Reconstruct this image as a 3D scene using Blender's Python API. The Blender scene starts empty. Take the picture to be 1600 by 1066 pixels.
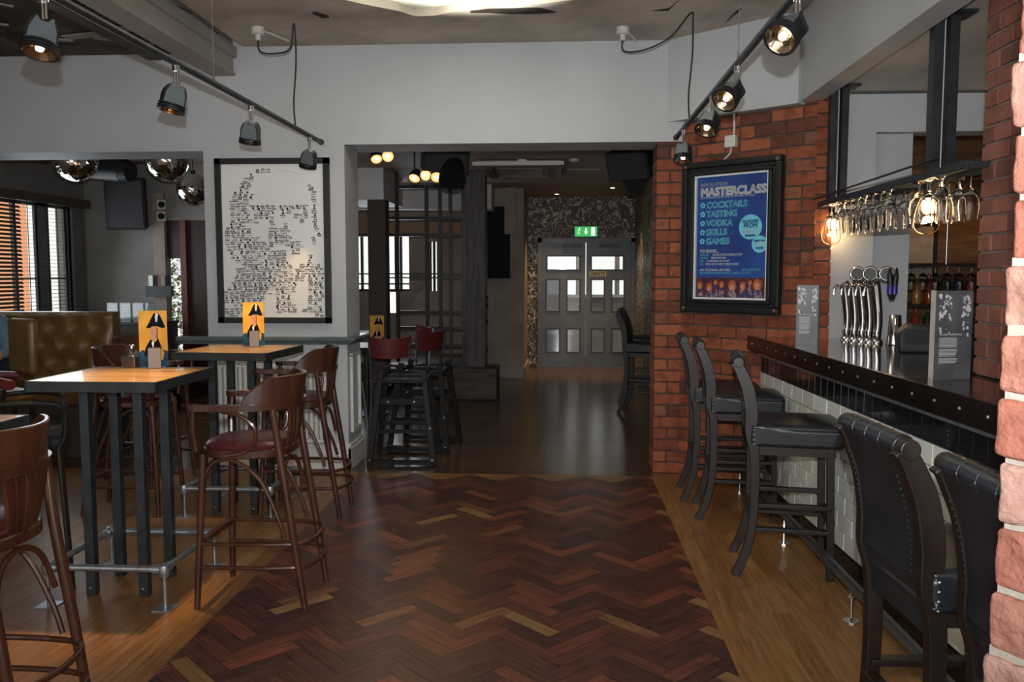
import bpy, bmesh, math, random
from mathutils import Vector, Matrix
random.seed(7)
R = math.radians
C = bpy.context.scene.collection
S = bpy.context.scene
# ---------------- camera ----------------
F = 1320.0; H = 1.54
PITCH = math.atan(105/F); YAW = math.atan(79*math.cos(PITCH)/F)
cd = bpy.data.cameras.new('camera'); cam = bpy.data.objects.new('camera', cd); C.objects.link(cam)
cam.location = (0, 0, H); cam.rotation_euler = (R(90)-PITCH, 0, YAW)
cd.sensor_width = 36; cd.lens = F/1600*36; cd.clip_start = .05; cd.clip_end = 200
S.camera = cam
# ---------------- world, flash, exposure ----------------
w = bpy.data.worlds.new('world'); S.world = w; w.use_nodes = True
bgn = w.node_tree.nodes['Background']; bgn.inputs[0].default_value = (1, .95, .89, 1); bgn.inputs[1].default_value = 1.0
S.view_settings.view_transform = 'Standard'; S.view_settings.look = 'None'; S.view_settings.gamma = 1
S.view_settings.use_curve_mapping = False; S.view_settings.exposure = 0.35
def lamp(name, kind, loc, energy, color=(1, 1, 1), size=.1, aim=None, spot=60, blend=.5, **k):
    d = bpy.data.lights.new(name, kind); d.energy = energy; d.color = color
    o = bpy.data.objects.new(name, d); C.objects.link(o); o.location = loc
    if kind == 'AREA':
        d.size = size
        if 'size_y' in k: d.shape = 'RECTANGLE'; d.size_y = k['size_y']
    elif kind != 'SUN': d.shadow_soft_size = size
    if kind == 'SPOT': d.spot_size = R(spot); d.spot_blend = blend
    if aim is not None:
        o.rotation_euler = (Vector(aim)-Vector(loc)).to_track_quat('-Z', 'Y').to_euler()
    return o
lamp('camera_flash', 'SPOT', (.0, -.02, 1.69), 340, (.94, .975, 1), .015, aim=(-.15, 6, 1.85), spot=98, blend=1)     # the camera's own flash, above the lens
WARM = (1, .62, .28)

# ---------------- pixel <-> world ray helpers ----------------
fw = Vector((-math.sin(YAW)*math.cos(PITCH), math.cos(YAW)*math.cos(PITCH), -math.sin(PITCH)))
rt = Vector((math.cos(YAW), math.sin(YAW), 0)); upv = rt.cross(fw)
def ray(x, y): return fw + rt*((x-800)/F) - upv*((y-533)/F)
def at(x, y, Y):
    d = ray(x, y); k = Y/d.y; return Vector((d.x*k, Y, H+d.z*k))
def atz(x, y, z=0):
    d = ray(x, y); k = (z-H)/d.z; return Vector((d.x*k, d.y*k, z))

# ---------------- materials ----------------
def nt(m): return m.node_tree.nodes, m.node_tree.links
def mat(name, col, rough=.6, metal=0, col2=None, scale=6, detail=6, bump=0, bscale=40, coat=0, emit=None, es=0, stretch=None, trans=0, ior=1.45, island=None, contrast=(.35, .65), uvgrain=False, spec=.5):
    m = bpy.data.materials.new(name); m.use_nodes = True; N, L = nt(m); b = N['Principled BSDF']
    b.inputs['Base Color'].default_value = (*col, 1); b.inputs['Roughness'].default_value = rough; b.inputs['Metallic'].default_value = metal
    b.inputs['Coat Weight'].default_value = coat; b.inputs['Transmission Weight'].default_value = trans; b.inputs['IOR'].default_value = ior
    b.inputs['Specular IOR Level'].default_value = spec
    if emit: b.inputs['Emission Color'].default_value = (*emit, 1); b.inputs['Emission Strength'].default_value = es
    tc = N.new('ShaderNodeTexCoord'); src = tc.outputs['UV' if uvgrain else 'Object']
    if stretch or uvgrain:
        mp = N.new('ShaderNodeMapping'); mp.inputs['Scale'].default_value = stretch or (1, 1, 1); L.new(src, mp.inputs[0]); src = mp.outputs[0]
    cur = None
    if island:      # list of (pos, colour) chosen per loose piece
        g = N.new('ShaderNodeNewGeometry'); r = N.new('ShaderNodeValToRGB'); L.new(g.outputs['Random Per Island'], r.inputs[0])
        cr = r.color_ramp
        while len(cr.elements) < len(island): cr.elements.new(.5)
        for e, (p, c) in zip(cr.elements, island): e.position = p; e.color = (*c, 1)
        cur = r.outputs[0]
    if col2 is not None:
        n = N.new('ShaderNodeTexNoise'); n.inputs['Scale'].default_value = scale; n.inputs['Detail'].default_value = detail; L.new(src, n.inputs['Vector'])
        r = N.new('ShaderNodeMapRange'); r.inputs[1].default_value = contrast[0]; r.inputs[2].default_value = contrast[1]; L.new(n.outputs[0], r.inputs[0])
        mx = N.new('ShaderNodeMix'); mx.data_type = 'RGBA'; L.new(r.outputs[0], mx.inputs[0])
        if cur is not None:
            mx.blend_type = 'MULTIPLY'; L.new(cur, mx.inputs[6]); mx.inputs[7].default_value = (*col2, 1)
        else:
            mx.inputs[6].default_value = (*col, 1); mx.inputs[7].default_value = (*col2, 1)
        cur = mx.outputs[2]
    if cur is not None: L.new(cur, b.inputs['Base Color'])
    if bump:
        n = N.new('ShaderNodeTexNoise'); n.inputs['Scale'].default_value = bscale; n.inputs['Detail'].default_value = 5; L.new(src, n.inputs['Vector'])
        bp = N.new('ShaderNodeBump'); bp.inputs['Strength'].default_value = bump; bp.inputs['Distance'].default_value = .01
        L.new(n.outputs[0], bp.inputs['Height']); L.new(bp.outputs[0], b.inputs['Normal'])
    return m
def pane_mat(name, tint, gloss=.08):
    m = bpy.data.materials.new(name); m.use_nodes = True; N, L = nt(m); N.remove(N['Principled BSDF'])
    t = N.new('ShaderNodeBsdfTransparent'); t.inputs[0].default_value = (*tint, 1); g = N.new('ShaderNodeBsdfGlossy'); g.inputs[1].default_value = .03
    mx = N.new('ShaderNodeMixShader'); mx.inputs[0].default_value = gloss; L.new(t.outputs[0], mx.inputs[1]); L.new(g.outputs[0], mx.inputs[2]); L.new(mx.outputs[0], N['Material Output'].inputs[0])
    return m
M = {}
M['white'] = mat('white_paint', (.515, .535, .56), .6, col2=(.46, .48, .50), scale=1.5, bump=.06, bscale=30)
M['offwhite'] = mat('offwhite_wall', (.60, .59, .57), .6, col2=(.5, .49, .48), scale=2, bump=.05)
M['skirt'] = mat('scuffed_white_gloss', (.66, .66, .65), .35, col2=(.52, .51, .49), scale=5, contrast=(.5, .75))
M['beige'] = mat('beige_wall', (.34, .28, .23), .75, col2=(.26, .21, .17), scale=3)
M['greywall'] = mat('grey_wall', (.26, .25, .235), .7, col2=(.2, .19, .18), scale=2)
M['darkwall'] = mat('dark_brown_wall', (.05, .03, .02), .6, col2=(.03, .02, .012), scale=3)
M['brownwood'] = mat('brown_panelling', (.20, .10, .045), .45, col2=(.10, .05, .022), scale=3, stretch=(1, 1, 9))
M['backceil'] = mat('mauve_brown_ceiling', (.42, .33, .29), .7, col2=(.36, .28, .25), scale=1)
M['plaster'] = mat('bare_rough_plaster', (.58, .52, .44), .9, col2=(.33, .285, .235), scale=2.2, detail=10, bump=.9, bscale=5, contrast=(.35, .72))
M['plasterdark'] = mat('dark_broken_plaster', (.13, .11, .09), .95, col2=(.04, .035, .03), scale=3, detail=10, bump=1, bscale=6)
M['crack'] = mat('deep_crack', (.035, .025, .02), 1)
M['cream'] = mat('pale_cream_plaster', (.86, .86, .76), .6, col2=(.78, .78, .66), scale=4, bump=.5, bscale=9)
M['beam'] = mat('grey_boxed_beam', (.36, .335, .30), .6, col2=(.3, .28, .25), scale=2)
M['greygreen'] = mat('green_grey_gloss_paint', (.13, .165, .165), .3, col2=(.10, .13, .13), scale=6)
M['doorgrey'] = mat('slate_grey_gloss_paint', (.085, .10, .115), .35, col2=(.06, .07, .08), scale=4)
M['steel'] = mat('grey_black_steel', (.022, .027, .031), .42, .3, col2=(.04, .045, .05), scale=12)
M['black'] = mat('black_paint', (.012, .013, .014), .4)
M['blackmatt'] = mat('matt_black', (.012, .012, .013), .75)
M['chrome'] = mat('chrome', (.8, .8, .82), .08, 1)
M['galv'] = mat('galvanised_steel', (.42, .46, .50), .32, .75, col2=(.30, .33, .36), scale=20)
M['brushed'] = mat('brushed_steel', (.55, .53, .5), .3, 1, col2=(.4, .38, .36), scale=15, stretch=(1, 1, 20))
M['counter'] = mat('worn_zinc_counter', (.42, .37, .34), .10, 1, col2=(.28, .235, .205), scale=5, bump=.02, bscale=12)
M['fascia'] = mat('dark_bronzed_steel', (.07, .05, .042), .28, .85, col2=(.04, .028, .022), scale=7)
M['leather'] = mat('black_leather', (.010, .012, .015), .36, col2=(.016, .019, .024), scale=9, bump=.06, bscale=60)
M['stoolwood'] = mat('dark_stained_wood', (.009, .006, .005), .40, col2=(.018, .010, .007), scale=6, stretch=(4, 4, 1))
M['bentwood'] = mat('mahogany_bentwood', (.075, .026, .013), .28, col2=(.040, .014, .008), scale=5, stretch=(3, 3, 1), coat=.25)
M['burgundy'] = mat('burgundy_leather', (.085, .016, .018), .3, col2=(.06, .012, .013), scale=8, bump=.1, bscale=80)
M['mustard'] = mat('mustard_leather', (.20, .112, .034), .33, col2=(.13, .072, .022), scale=6, bump=.12, bscale=70)
M['mirror'] = mat('mirror_facets', (.75, .74, .72), .04, 1)
M['redseat'] = mat('dark_red_plywood', (.13, .018, .016), .4)
M['greymetal'] = mat('blue_grey_tube', (.16, .19, .20), .35, .7)
M['timber'] = mat('old_grey_timber', (.085, .07, .066), .55, col2=(.04, .033, .03), scale=4, stretch=(6, 6, .6), bump=.3, bscale=20)
M['plinthwood'] = mat('weathered_box_timber', (.085, .062, .045), .6, col2=(.03, .02, .015), scale=3, stretch=(1, 5, 5), bump=.3, bscale=12)
M['blind'] = mat('dark_wooden_slats', (.09, .075, .062), .5)
M['orange'] = mat('orange_brick_outside', (.95, .42, .22), .8)
M['leaf'] = mat('outdoor_leaves', (.35, .42, .16), .7, col2=(.15, .22, .07), scale=5)
M['glass'] = mat('clear_glass', (1, 1, 1), .02, trans=1, ior=1.45)
M['pane'] = pane_mat('window_pane', (.92, .96, .97), .06)
M['pane_dark'] = pane_mat('smoked_door_pane', (.25, .26, .28), .1)
M['bulb'] = mat('lit_halogen', (1, .8, .5), .3, emit=(1, .72, .36), es=14)
M['bulbdim'] = mat('dim_halogen_reflector', (.8, .62, .4), .15, .8, emit=(1, .6, .3), es=.25)
M['filament'] = mat('lit_amber_bulb', (1, .8, .5), .3, emit=(1, .68, .3), es=22)
M['exit'] = mat('exit_sign_green', (.03, .30, .07), .4, emit=(.06, .6, .15), es=.55)
M['exitw'] = mat('exit_sign_white', (.9, 1, .8), .4, emit=(.85, 1, .7), es=1.2)
M['paper'] = mat('white_print_paper', (.80, .80, .79), .5)
M['ink'] = mat('black_ink', (.02, .02, .02), .6)
M['posterblue'] = mat('poster_blue', (.022, .05, .22), .35, col2=(.03, .09, .33), scale=3)
M['cyan'] = mat('poster_light_cyan', (.18, .62, .80), .4)
M['pwhite'] = mat('poster_white', (.82, .84, .86), .4)
M['posterdark'] = mat('poster_crowd_dark', (.04, .02, .05), .4, col2=(.16, .04, .03), scale=30)
M['skinwarm'] = mat('printed_skin', (.62, .30, .18), .5, col2=(.45, .18, .12), scale=20)
M['hairprint'] = mat('printed_red_hair', (.42, .10, .04), .5)
M['gold'] = mat('golden_yellow_print', (.80, .42, .05), .5, spec=.2, col2=(.60, .26, .02), scale=6)
M['holder'] = mat('holder_steel', (.17, .14, .125), .5, .6)
M['blackwood'] = mat('black_stained_beech', (.008, .007, .007), .55, spec=.3)
M['railsteel'] = mat('foot_rail_steel', (.16, .16, .165), .35, .8)
M['navydark'] = mat('printed_black_navy', (.006, .010, .018), .7, spec=.05)
M['lapel'] = mat('printed_black', (.010, .007, .009), .7, spec=.05)
M['navy'] = mat('navy_print', (.012, .03, .06), .6, spec=.1, col2=(.02, .09, .16), scale=20)
M['card'] = mat('white_card_edge', (.8, .76, .7), .5)
M['cardgrey'] = mat('charcoal_menu_print', (.06, .062, .068), .35, col2=(.11, .11, .12), scale=8)
M['silver_print'] = mat('silver_menu_print', (.55, .56, .58), .4)
M['ivory'] = mat('pale_plastic', (.62, .61, .58), .4)
M['acgrey'] = mat('air_conditioner_grey', (.34, .31, .28), .45)
M['acvent'] = mat('air_conditioner_vent_brown', (.16, .12, .09), .6)
M['rubber'] = mat('black_cable', (.02, .02, .02), .6)
M['skin'] = mat('skin', (.55, .30, .21), .5)
M['shirt'] = mat('pale_blue_cloth', (.17, .26, .33), .8)
M['trouser'] = mat('dark_cloth', (.02, .022, .03), .85)
M['hair'] = mat('brown_hair', (.05, .03, .02), .7)
M['radiator'] = mat('radiator_enamel', (.64, .63, .60), .35)
M['tilewhite'] = mat('white_glazed_tile', (.66, .68, .62), .12, coat=.5, island=[(0, (.74, .76, .69)), (1, (.82, .84, .77))])
M['tileblack'] = mat('black_glazed_tile', (.012, .012, .014), .1, coat=.5)
M['grout'] = mat('dark_grout', (.13, .13, .12), .9)
M['mortar'] = mat('sooty_mortar', (.075, .06, .05), .95, col2=(.16, .13, .11), scale=8, bump=.6, bscale=30, contrast=(.5, .8))
M['mortarlight'] = mat('pale_mortar', (.27, .21, .18), .95, col2=(.17, .13, .11), scale=9, bump=.5, bscale=30)
M['brick'] = mat('red_brick', (.3, .07, .03), .75, island=[(0, (.10, .036, .024)), (.2, (.21, .055, .026)), (.6, (.30, .080, .033)), (.85, (.37, .11, .047)), (1, (.18, .07, .045))], col2=(.5, .45, .42), scale=14, bump=.6, bscale=45, contrast=(.45, .72))
M['brickpier'] = mat('brown_red_brick', (.2, .07, .05), .7, island=[(0, (.19, .075, .055)), (.5, (.27, .10, .068)), (1, (.33, .13, .09))], col2=(.7, .66, .62), scale=12, bump=.4, bscale=45, contrast=(.45, .72))
M['bricknear'] = mat('pale_worn_brick', (.5, .22, .16), .8, island=[(0, (.26, .085, .055)), (.5, (.31, .14, .10)), (1, (.34, .20, .16))], col2=(.75, .68, .64), scale=22, detail=9, bump=.9, bscale=60, contrast=(.42, .62))
M['mortarcream'] = mat('cream_lumpy_mortar', (.30, .26, .20), .95, col2=(.3, .27, .24), scale=9, bump=.6)
M['parquet'] = mat('herringbone_mahogany', (.1, .03, .02), .36, uvgrain=True, stretch=(3, 26, 1),
    island=[(0, (.060, .028, .022)), (.35, (.090, .037, .027)), (.65, (.13, .045, .030)), (.88, (.20, .060, .035)), (.96, (.26, .085, .045)), (1, (.21, .105, .052))], col2=(.5, .45, .42), scale=2.2, bump=.12, bscale=3)
M['oakblock'] = mat('oak_repair_blocks', (.27, .15, .06), .4, uvgrain=True, stretch=(3, 26, 1), island=[(0, (.20, .11, .045)), (1, (.32, .185, .08))], col2=(.6, .55, .5), scale=2)
M['oak'] = mat('honey_oak_planks', (.2, .1, .04), .36, uvgrain=True, stretch=(1.5, 22, 1),
    island=[(0, (.24, .112, .036)), (.5, (.29, .145, .048)), (1, (.34, .18, .064))], col2=(.62, .55, .48), scale=2.5, bump=.1, bscale=3)
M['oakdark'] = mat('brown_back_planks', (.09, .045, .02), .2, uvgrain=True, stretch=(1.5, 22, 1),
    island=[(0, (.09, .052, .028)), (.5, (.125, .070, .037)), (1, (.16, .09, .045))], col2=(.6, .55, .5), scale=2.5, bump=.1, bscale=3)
M['tabletop'] = mat('striped_oak_top', (.45, .25, .09), .3, uvgrain=True, stretch=(1.5, 14, 1), island=[(0, (.36, .19, .06)), (.5, (.46, .27, .10)), (1, (.55, .35, .15))], col2=(.75, .7, .65), scale=2, coat=.3)
def wallpaper():
    m = bpy.data.materials.new('scroll_wallpaper'); m.use_nodes = True; N, L = nt(m); b = N['Principled BSDF']; b.inputs['Roughness'].default_value = .5
    tc = N.new('ShaderNodeTexCoord')
    n = N.new('ShaderNodeTexNoise'); n.inputs['Scale'].default_value = 5; n.inputs['Detail'].default_value = 1.5; n.inputs['Distortion'].default_value = 2
    L.new(tc.outputs['Object'], n.inputs['Vector'])
    s = N.new('ShaderNodeMath'); s.operation = 'MULTIPLY'; s.inputs[1].default_value = 26; L.new(n.outputs[0], s.inputs[0])
    sn = N.new('ShaderNodeMath'); sn.operation = 'SINE'; L.new(s.outputs[0], sn.inputs[0])
    cr = N.new('ShaderNodeValToRGB'); cr.color_ramp.elements[0].position = .55; cr.color_ramp.elements[0].color = (.055, .04, .028, 1)
    cr.color_ramp.elements[1].position = .75; cr.color_ramp.elements[1].color = (.50, .46, .38, 1); L.new(sn.outputs[0], cr.inputs[0])
    v = N.new('ShaderNodeTexVoronoi'); v.inputs['Scale'].default_value = 2.0; v.inputs['Randomness'].default_value = .15; L.new(tc.outputs['Object'], v.inputs['Vector'])
    r2 = N.new('ShaderNodeMapRange'); r2.inputs[1].default_value = .22; r2.inputs[2].default_value = .26; L.new(v.outputs['Distance'], r2.inputs[0])
    mx = N.new('ShaderNodeMix'); mx.data_type = 'RGBA'; L.new(r2.outputs[0], mx.inputs[0]); mx.inputs[6].default_value = (.07, .045, .03, 1); L.new(cr.outputs[0], mx.inputs[7])
    L.new(mx.outputs[2], b.inputs['Base Color']); return m
M['wallpaper'] = wallpaper()

# ---------------- mesh helpers ----------------
def bx(bm, c, s, rz=0, M4=None):
    mtx = Matrix.Translation(Vector(c)) @ Matrix.Rotation(rz, 4, 'Z') @ Matrix.Diagonal((s[0], s[1], s[2], 1))
    if M4 is not None: mtx = M4 @ mtx
    return bmesh.ops.create_cube(bm, size=1, matrix=mtx)['verts']
def bb(bm, a, b):      # box from corner a to corner b
    return bx(bm, [(p+q)/2 for p, q in zip(a, b)], [abs(q-p) for p, q in zip(a, b)])
def cyl(bm, p0, p1, r0, r1=None, seg=12, caps=True):
    p0, p1 = Vector(p0), Vector(p1); r1 = r0 if r1 is None else r1; d = p1-p0
    m4 = Matrix.Translation((p0+p1)/2) @ d.to_track_quat('Z', 'Y').to_matrix().to_4x4()
    return bmesh.ops.create_cone(bm, cap_ends=caps, cap_tris=False, segments=seg, radius1=r0, radius2=r1, depth=d.length, matrix=m4)['verts']
def bar(bm, p0, p1, a, b=None, ref=(0, 0, 1)):     # rectangular bar between two points
    p0, p1 = Vector(p0), Vector(p1); b = b or a; d = (p1-p0); z = d.normalized(); x = Vector(ref).cross(z)
    if x.length < 1e-4: x = Vector((1, 0, 0)).cross(z)
    x.normalize(); y = z.cross(x)
    m4 = Matrix((x, y, z)).transposed().to_4x4(); m4.translation = (p0+p1)/2
    bmesh.ops.create_cube(bm, size=1, matrix=m4 @ Matrix.Diagonal((a, b, d.length, 1)))
def smooth_pts(pts, n=6, closed=False):
    P = [Vector(p) for p in pts]; out = []; N_ = len(P)
    for i in range(N_ if closed else N_-1):
        p0 = P[(i-1) % N_] if closed or i > 0 else P[0]; p1 = P[i]; p2 = P[(i+1) % N_]
        p3 = P[(i+2) % N_] if closed or i+2 < N_ else P[-1]
        for k in range(n):
            t = k/n; out.append(.5*((2*p1)+(-p0+p2)*t+(2*p0-5*p1+4*p2-p3)*t*t+(-p0+3*p1-3*p2+p3)*t**3))
    if not closed: out.append(P[-1])
    return out
def tube(bm, pts, r, seg=8, n=6, closed=False, smooth=True, flat=1.0):
    P = smooth_pts(pts, n, closed) if smooth else [Vector(p) for p in pts]
    rad = r if callable(r) else (lambda t: r)
    rings = []; prev = None
    for i, p in enumerate(P):
        a = P[i-1] if i > 0 else (P[-1] if closed else p); b = P[(i+1) % len(P)] if (i < len(P)-1 or closed) else p
        t = (b-a).normalized()
        if prev is None:
            x = t.orthogonal().normalized() if abs(t.z) > .95 else Vector((0, 0, 1)).cross(t).normalized()
        else:
            x = (prev-t*prev.dot(t)); x.normalize()
        prev = x; y = t.cross(x); rr = rad(i/max(1, len(P)-1))
        rings.append([bm.verts.new(p+x*math.cos(2*math.pi*k/seg)*rr+y*math.sin(2*math.pi*k/seg)*rr*flat) for k in range(seg)])
    m = len(rings)
    for i in range(m if closed else m-1):
        A, B = rings[i], rings[(i+1) % m]
        for k in range(seg): bm.faces.new((A[k], A[(k+1) % seg], B[(k+1) % seg], B[k]))
    if not closed:
        bm.faces.new(rings[0][::-1]); bm.faces.new(rings[-1])
def lathe(bm, prof, c=(0, 0, 0), seg=20, M4=None, caps=True):
    rings = []
    for r, z in prof:
        rings.append([bm.verts.new((c[0]+r*math.cos(2*math.pi*k/seg), c[1]+r*math.sin(2*math.pi*k/seg), c[2]+z)) for k in range(seg)] if r > 1e-5 else [bm.verts.new((c[0], c[1], c[2]+z))])
    for A, B in zip(rings, rings[1:]):
        for k in range(seg):
            k2 = (k+1) % seg
            if len(A) == 1 and len(B) == 1: continue
            if len(A) == 1: bm.faces.new((A[0], B[k], B[k2]))
            elif len(B) == 1: bm.faces.new((A[k2], A[k], B[0]))
            else: bm.faces.new((A[k], A[k2], B[k2], B[k]))
    for r in (rings[0], rings[-1]):
        if caps and len(r) > 1:
            try: bm.faces.new(r)
            except ValueError: pass
    if M4 is not None: bmesh.ops.transform(bm, matrix=M4, verts=[v for r in rings for v in r])
def prism(bm, poly, z0, z1, M4=None):      # polygon in xy, extruded in z
    a = [bm.verts.new((p[0], p[1], z0)) for p in poly]; b = [bm.verts.new((p[0], p[1], z1)) for p in poly]
    bm.faces.new(a[::-1]); bm.faces.new(b); n = len(a)
    for i in range(n): bm.faces.new((a[i], a[(i+1) % n], b[(i+1) % n], b[i]))
    if M4 is not None: bmesh.ops.transform(bm, matrix=M4, verts=a+b)
def ribbon(bm, path, width, y0, y1, n=5):   # path of (x,z) with local thickness in its plane, extruded y0..y1
    P = smooth_pts([(p[0], 0, p[1]) for p in path], n); rings = []
    for i, p in enumerate(P):
        a = P[max(0, i-1)]; b = P[min(len(P)-1, i+1)]; t = (b-a).normalized(); nn = Vector((t.z, 0, -t.x))
        wd = width(i/(len(P)-1)) if callable(width) else width
        q, s = p+nn*wd/2, p-nn*wd/2
        rings.append([bm.verts.new((q.x, y0, q.z)), bm.verts.new((q.x, y1, q.z)), bm.verts.new((s.x, y1, s.z)), bm.verts.new((s.x, y0, s.z))])
    for A, B in zip(rings, rings[1:]):
        for k in range(4): bm.faces.new((A[k], A[(k+1) % 4], B[(k+1) % 4], B[k]))
    bm.faces.new(rings[0][::-1]); bm.faces.new(rings[-1])
def flatpoly(bm, pts, M4=None):
    v = [bm.verts.new(p) for p in pts]; f = bm.faces.new(v)
    if M4 is not None: bmesh.ops.transform(bm, matrix=M4, verts=v)
    return f
def nb(): return bmesh.new()
def obj(name, bm, m, parent=None, bevel=0, smooth=False, seg=2, sub=0):
    me = bpy.data.meshes.new(name)
    bmesh.ops.recalc_face_normals(bm, faces=bm.faces[:]); bm.to_mesh(me); bm.free()
    for x in (m if isinstance(m, list) else [m]): me.materials.append(x)
    if smooth: me.polygons.foreach_set('use_smooth', [True]*len(me.polygons))
    o = bpy.data.objects.new(name, me); C.objects.link(o)
    if parent: o.parent = parent
    if bevel:
        b = o.modifiers.new('bevel', 'BEVEL'); b.width = bevel; b.segments = seg; b.limit_method = 'ANGLE'
    if sub:
        s = o.modifiers.new('sub', 'SUBSURF'); s.levels = s.render_levels = sub
    if smooth:
        try: me.set_sharp_from_angle(angle=R(40))
        except Exception: pass
    return o
def tag(o, label, cat, group=None):
    o['label'] = label; o['category'] = cat
    if group: o['group'] = group
    return o
def thing(name, label, cat, loc=(0, 0, 0), rz=0, group=None):
    o = bpy.data.objects.new(name, None); C.objects.link(o); o.location = loc; o.rotation_euler = (0, 0, rz); o.empty_display_size = .1
    return tag(o, label, cat, group)
def struct(name, bm, m, **k):
    o = obj(name, bm, m, **k); o['kind'] = 'structure'; return o
KIDS = {}
def dup(root, loc, rz=None, label=None, group=None):
    r = root.copy(); C.objects.link(r); r.location = loc
    if rz is not None: r.rotation_euler = (0, 0, rz)
    if label: r['label'] = label
    if group: r['group'] = group
    for ch in list(root.children):
        c = ch.copy(); C.objects.link(c); c.parent = r
        for g in ch.children:
            d = g.copy(); C.objects.link(d); d.parent = c
    return r
def frame4(o, x, y):      # matrix: local (x right, y up, z out) from origin and two vectors
    x = Vector(x).normalized(); y = Vector(y).normalized(); z = x.cross(y)
    m = Matrix((x, y, z)).transposed().to_4x4(); m.translation = Vector(o); return m
def text(name, body, size, M4, m, parent, align='LEFT', sx=1.0, bold=0.0, shear=0, depth=.0004):
    cu = bpy.data.curves.new(name, 'FONT'); cu.body = body; cu.size = size; cu.align_x = align; cu.align_y = 'BOTTOM_BASELINE'; cu.extrude = depth; cu.shear = shear; cu.resolution_u = 3
    t = bpy.data.objects.new(name, cu); C.objects.link(t)
    dg = bpy.context.evaluated_depsgraph_get(); me = bpy.data.meshes.new_from_object(t.evaluated_get(dg)); me.name = name
    bpy.data.objects.remove(t); bpy.data.curves.remove(cu)
    me.materials.clear(); me.materials.append(m)
    if bold > .0022: bold *= 1.5
    if bold:
        bm = bmesh.new()
        for dx, dy in ((0, 0), (bold, 0), (-bold, 0), (0, bold), (0, -bold), (bold*.7, bold*.7), (-bold*.7, -bold*.7), (bold*.7, -bold*.7), (-bold*.7, bold*.7)):
            n0 = len(bm.verts); bm.from_mesh(me); bm.verts.ensure_lookup_table()
            for v in bm.verts[n0:]: v.co.x += dx; v.co.y += dy
        bm.to_mesh(me); bm.free()
    me.transform(M4 @ Matrix.Diagonal((sx, 1, 1, 1)))
    o = bpy.data.objects.new(name, me); C.objects.link(o)
    if parent: o.parent = parent
    return o
def uvquad(bm, uv, pts, L_, W_, mi=0, z=0):
    vs = [bm.verts.new((p[0], p[1], z)) for p in pts]; f = bm.faces.new(vs); f.material_index = mi
    ou, ov = random.random()*50, random.random()*50
    for l, (a, b) in zip(f.loops, ((0, 0), (L_, 0), (L_, W_), (0, W_))): l[uv].uv = (a+ou, b+ov)
    return f
def clip(bm, co, no):
    bmesh.ops.bisect_plane(bm, geom=bm.verts[:]+bm.edges[:]+bm.faces[:], plane_co=co, plane_no=no, clear_outer=True)

# ================= THE SETTING =================
WY, WB = 6.5, 6.92          # front and back faces of the dividing wall
XL, XR = -1.56, .685        # herringbone field
# floors
bm = nb(); uv = bm.loops.layers.uv.new('uv'); wd = .076; n = 4; c45 = math.cos(R(45))
def hb(p): x, y = p; return (x*c45-y*c45, x*c45+y*c45)
for k in range(-160, 160):
    for j in range(-24, 24):
        ox, oy = k-j*n, k+j*n
        for (x0, y0, lx, ly) in ((ox, oy, n, 1), (ox-1, oy, 1, n)):
            cx, cy = hb(((x0+lx/2)*wd, (y0+ly/2)*wd)); cy += 3
            if not (XL-.2 < cx < XR+.2 and .5 < cy < 6.27): continue
            e = .0012; a = (x0*wd+e, y0*wd+e); b = ((x0+lx)*wd-e, (y0+ly)*wd-e)
            q = [(a[0], a[1]), (b[0], a[1]), (b[0], b[1]), (a[0], b[1])]
            if ly > lx: q = q[1:]+q[:1]
            q = [hb(p) for p in q]; q = [(p[0], p[1]+3) for p in q]
            light = cx > XR-.17 and random.random() < .32 or random.random() < .008
            uvquad(bm, uv, q, n*wd, wd, 1 if light else 0)
clip(bm, (XR, 0, 0), (1, 0, 0)); clip(bm, (XL, 0, 0), (-1, 0, 0))
struct('floor', bm, [M['parquet'], M['oakblock']])
def planks(name, x0, x1, y0, y1, along, m, w_=.09, l_=1.2, z=0):
    bm = nb(); uv = bm.loops.layers.uv.new('uv')
    A0, A1, B0, B1 = (y0, y1, x0, x1) if along == 'y' else (x0, x1, y0, y1)
    b = B0
    while b < B1-1e-4:
        be = min(b+w_, B1); a = A0-random.random()*l_
        while a < A1:
            s, t = max(a, A0), min(a+l_, A1)
            if t-s > .01:
                q = [(s, b+.0008), (t-.001, b+.0008), (t-.001, be), (s, be)]
                if along == 'y': q = [(p[1], p[0]) for p in q]
                uvquad(bm, uv, q, t-s, be-b, z=z)
            a += l_
        b = be
    return struct(name, bm, m)
planks('floor', -5.7, XL, -1, 6.4, 'y', M['oak']); planks('floor', XR, 1.62, -1, 6.5, 'y', M['oak'])
planks('floor', XL, XR, -1, .5, 'y', M['oak']); planks('floor', XL, XR, 6.2, 6.4, 'x', M['oak'], .05, z=-.0015)
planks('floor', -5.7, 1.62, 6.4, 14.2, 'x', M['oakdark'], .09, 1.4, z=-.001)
bm = nb(); bb(bm, (-5.9, -1, -.06), (5, 16, -.004)); struct('floor', bm, M['black'])
# dividing wall: headers over the openings, pillar
bm = nb(); bb(bm, (-5.6, WY, 2.49), (-2.79, WB, 3.4)); bb(bm, (-2.79, WY, 0), (-1.68, WB, 3.4)); bb(bm, (-1.68, WY, 2.53), (1.2, WB, 3.4))
struct('wall_middle', bm, M['white'])
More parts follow.
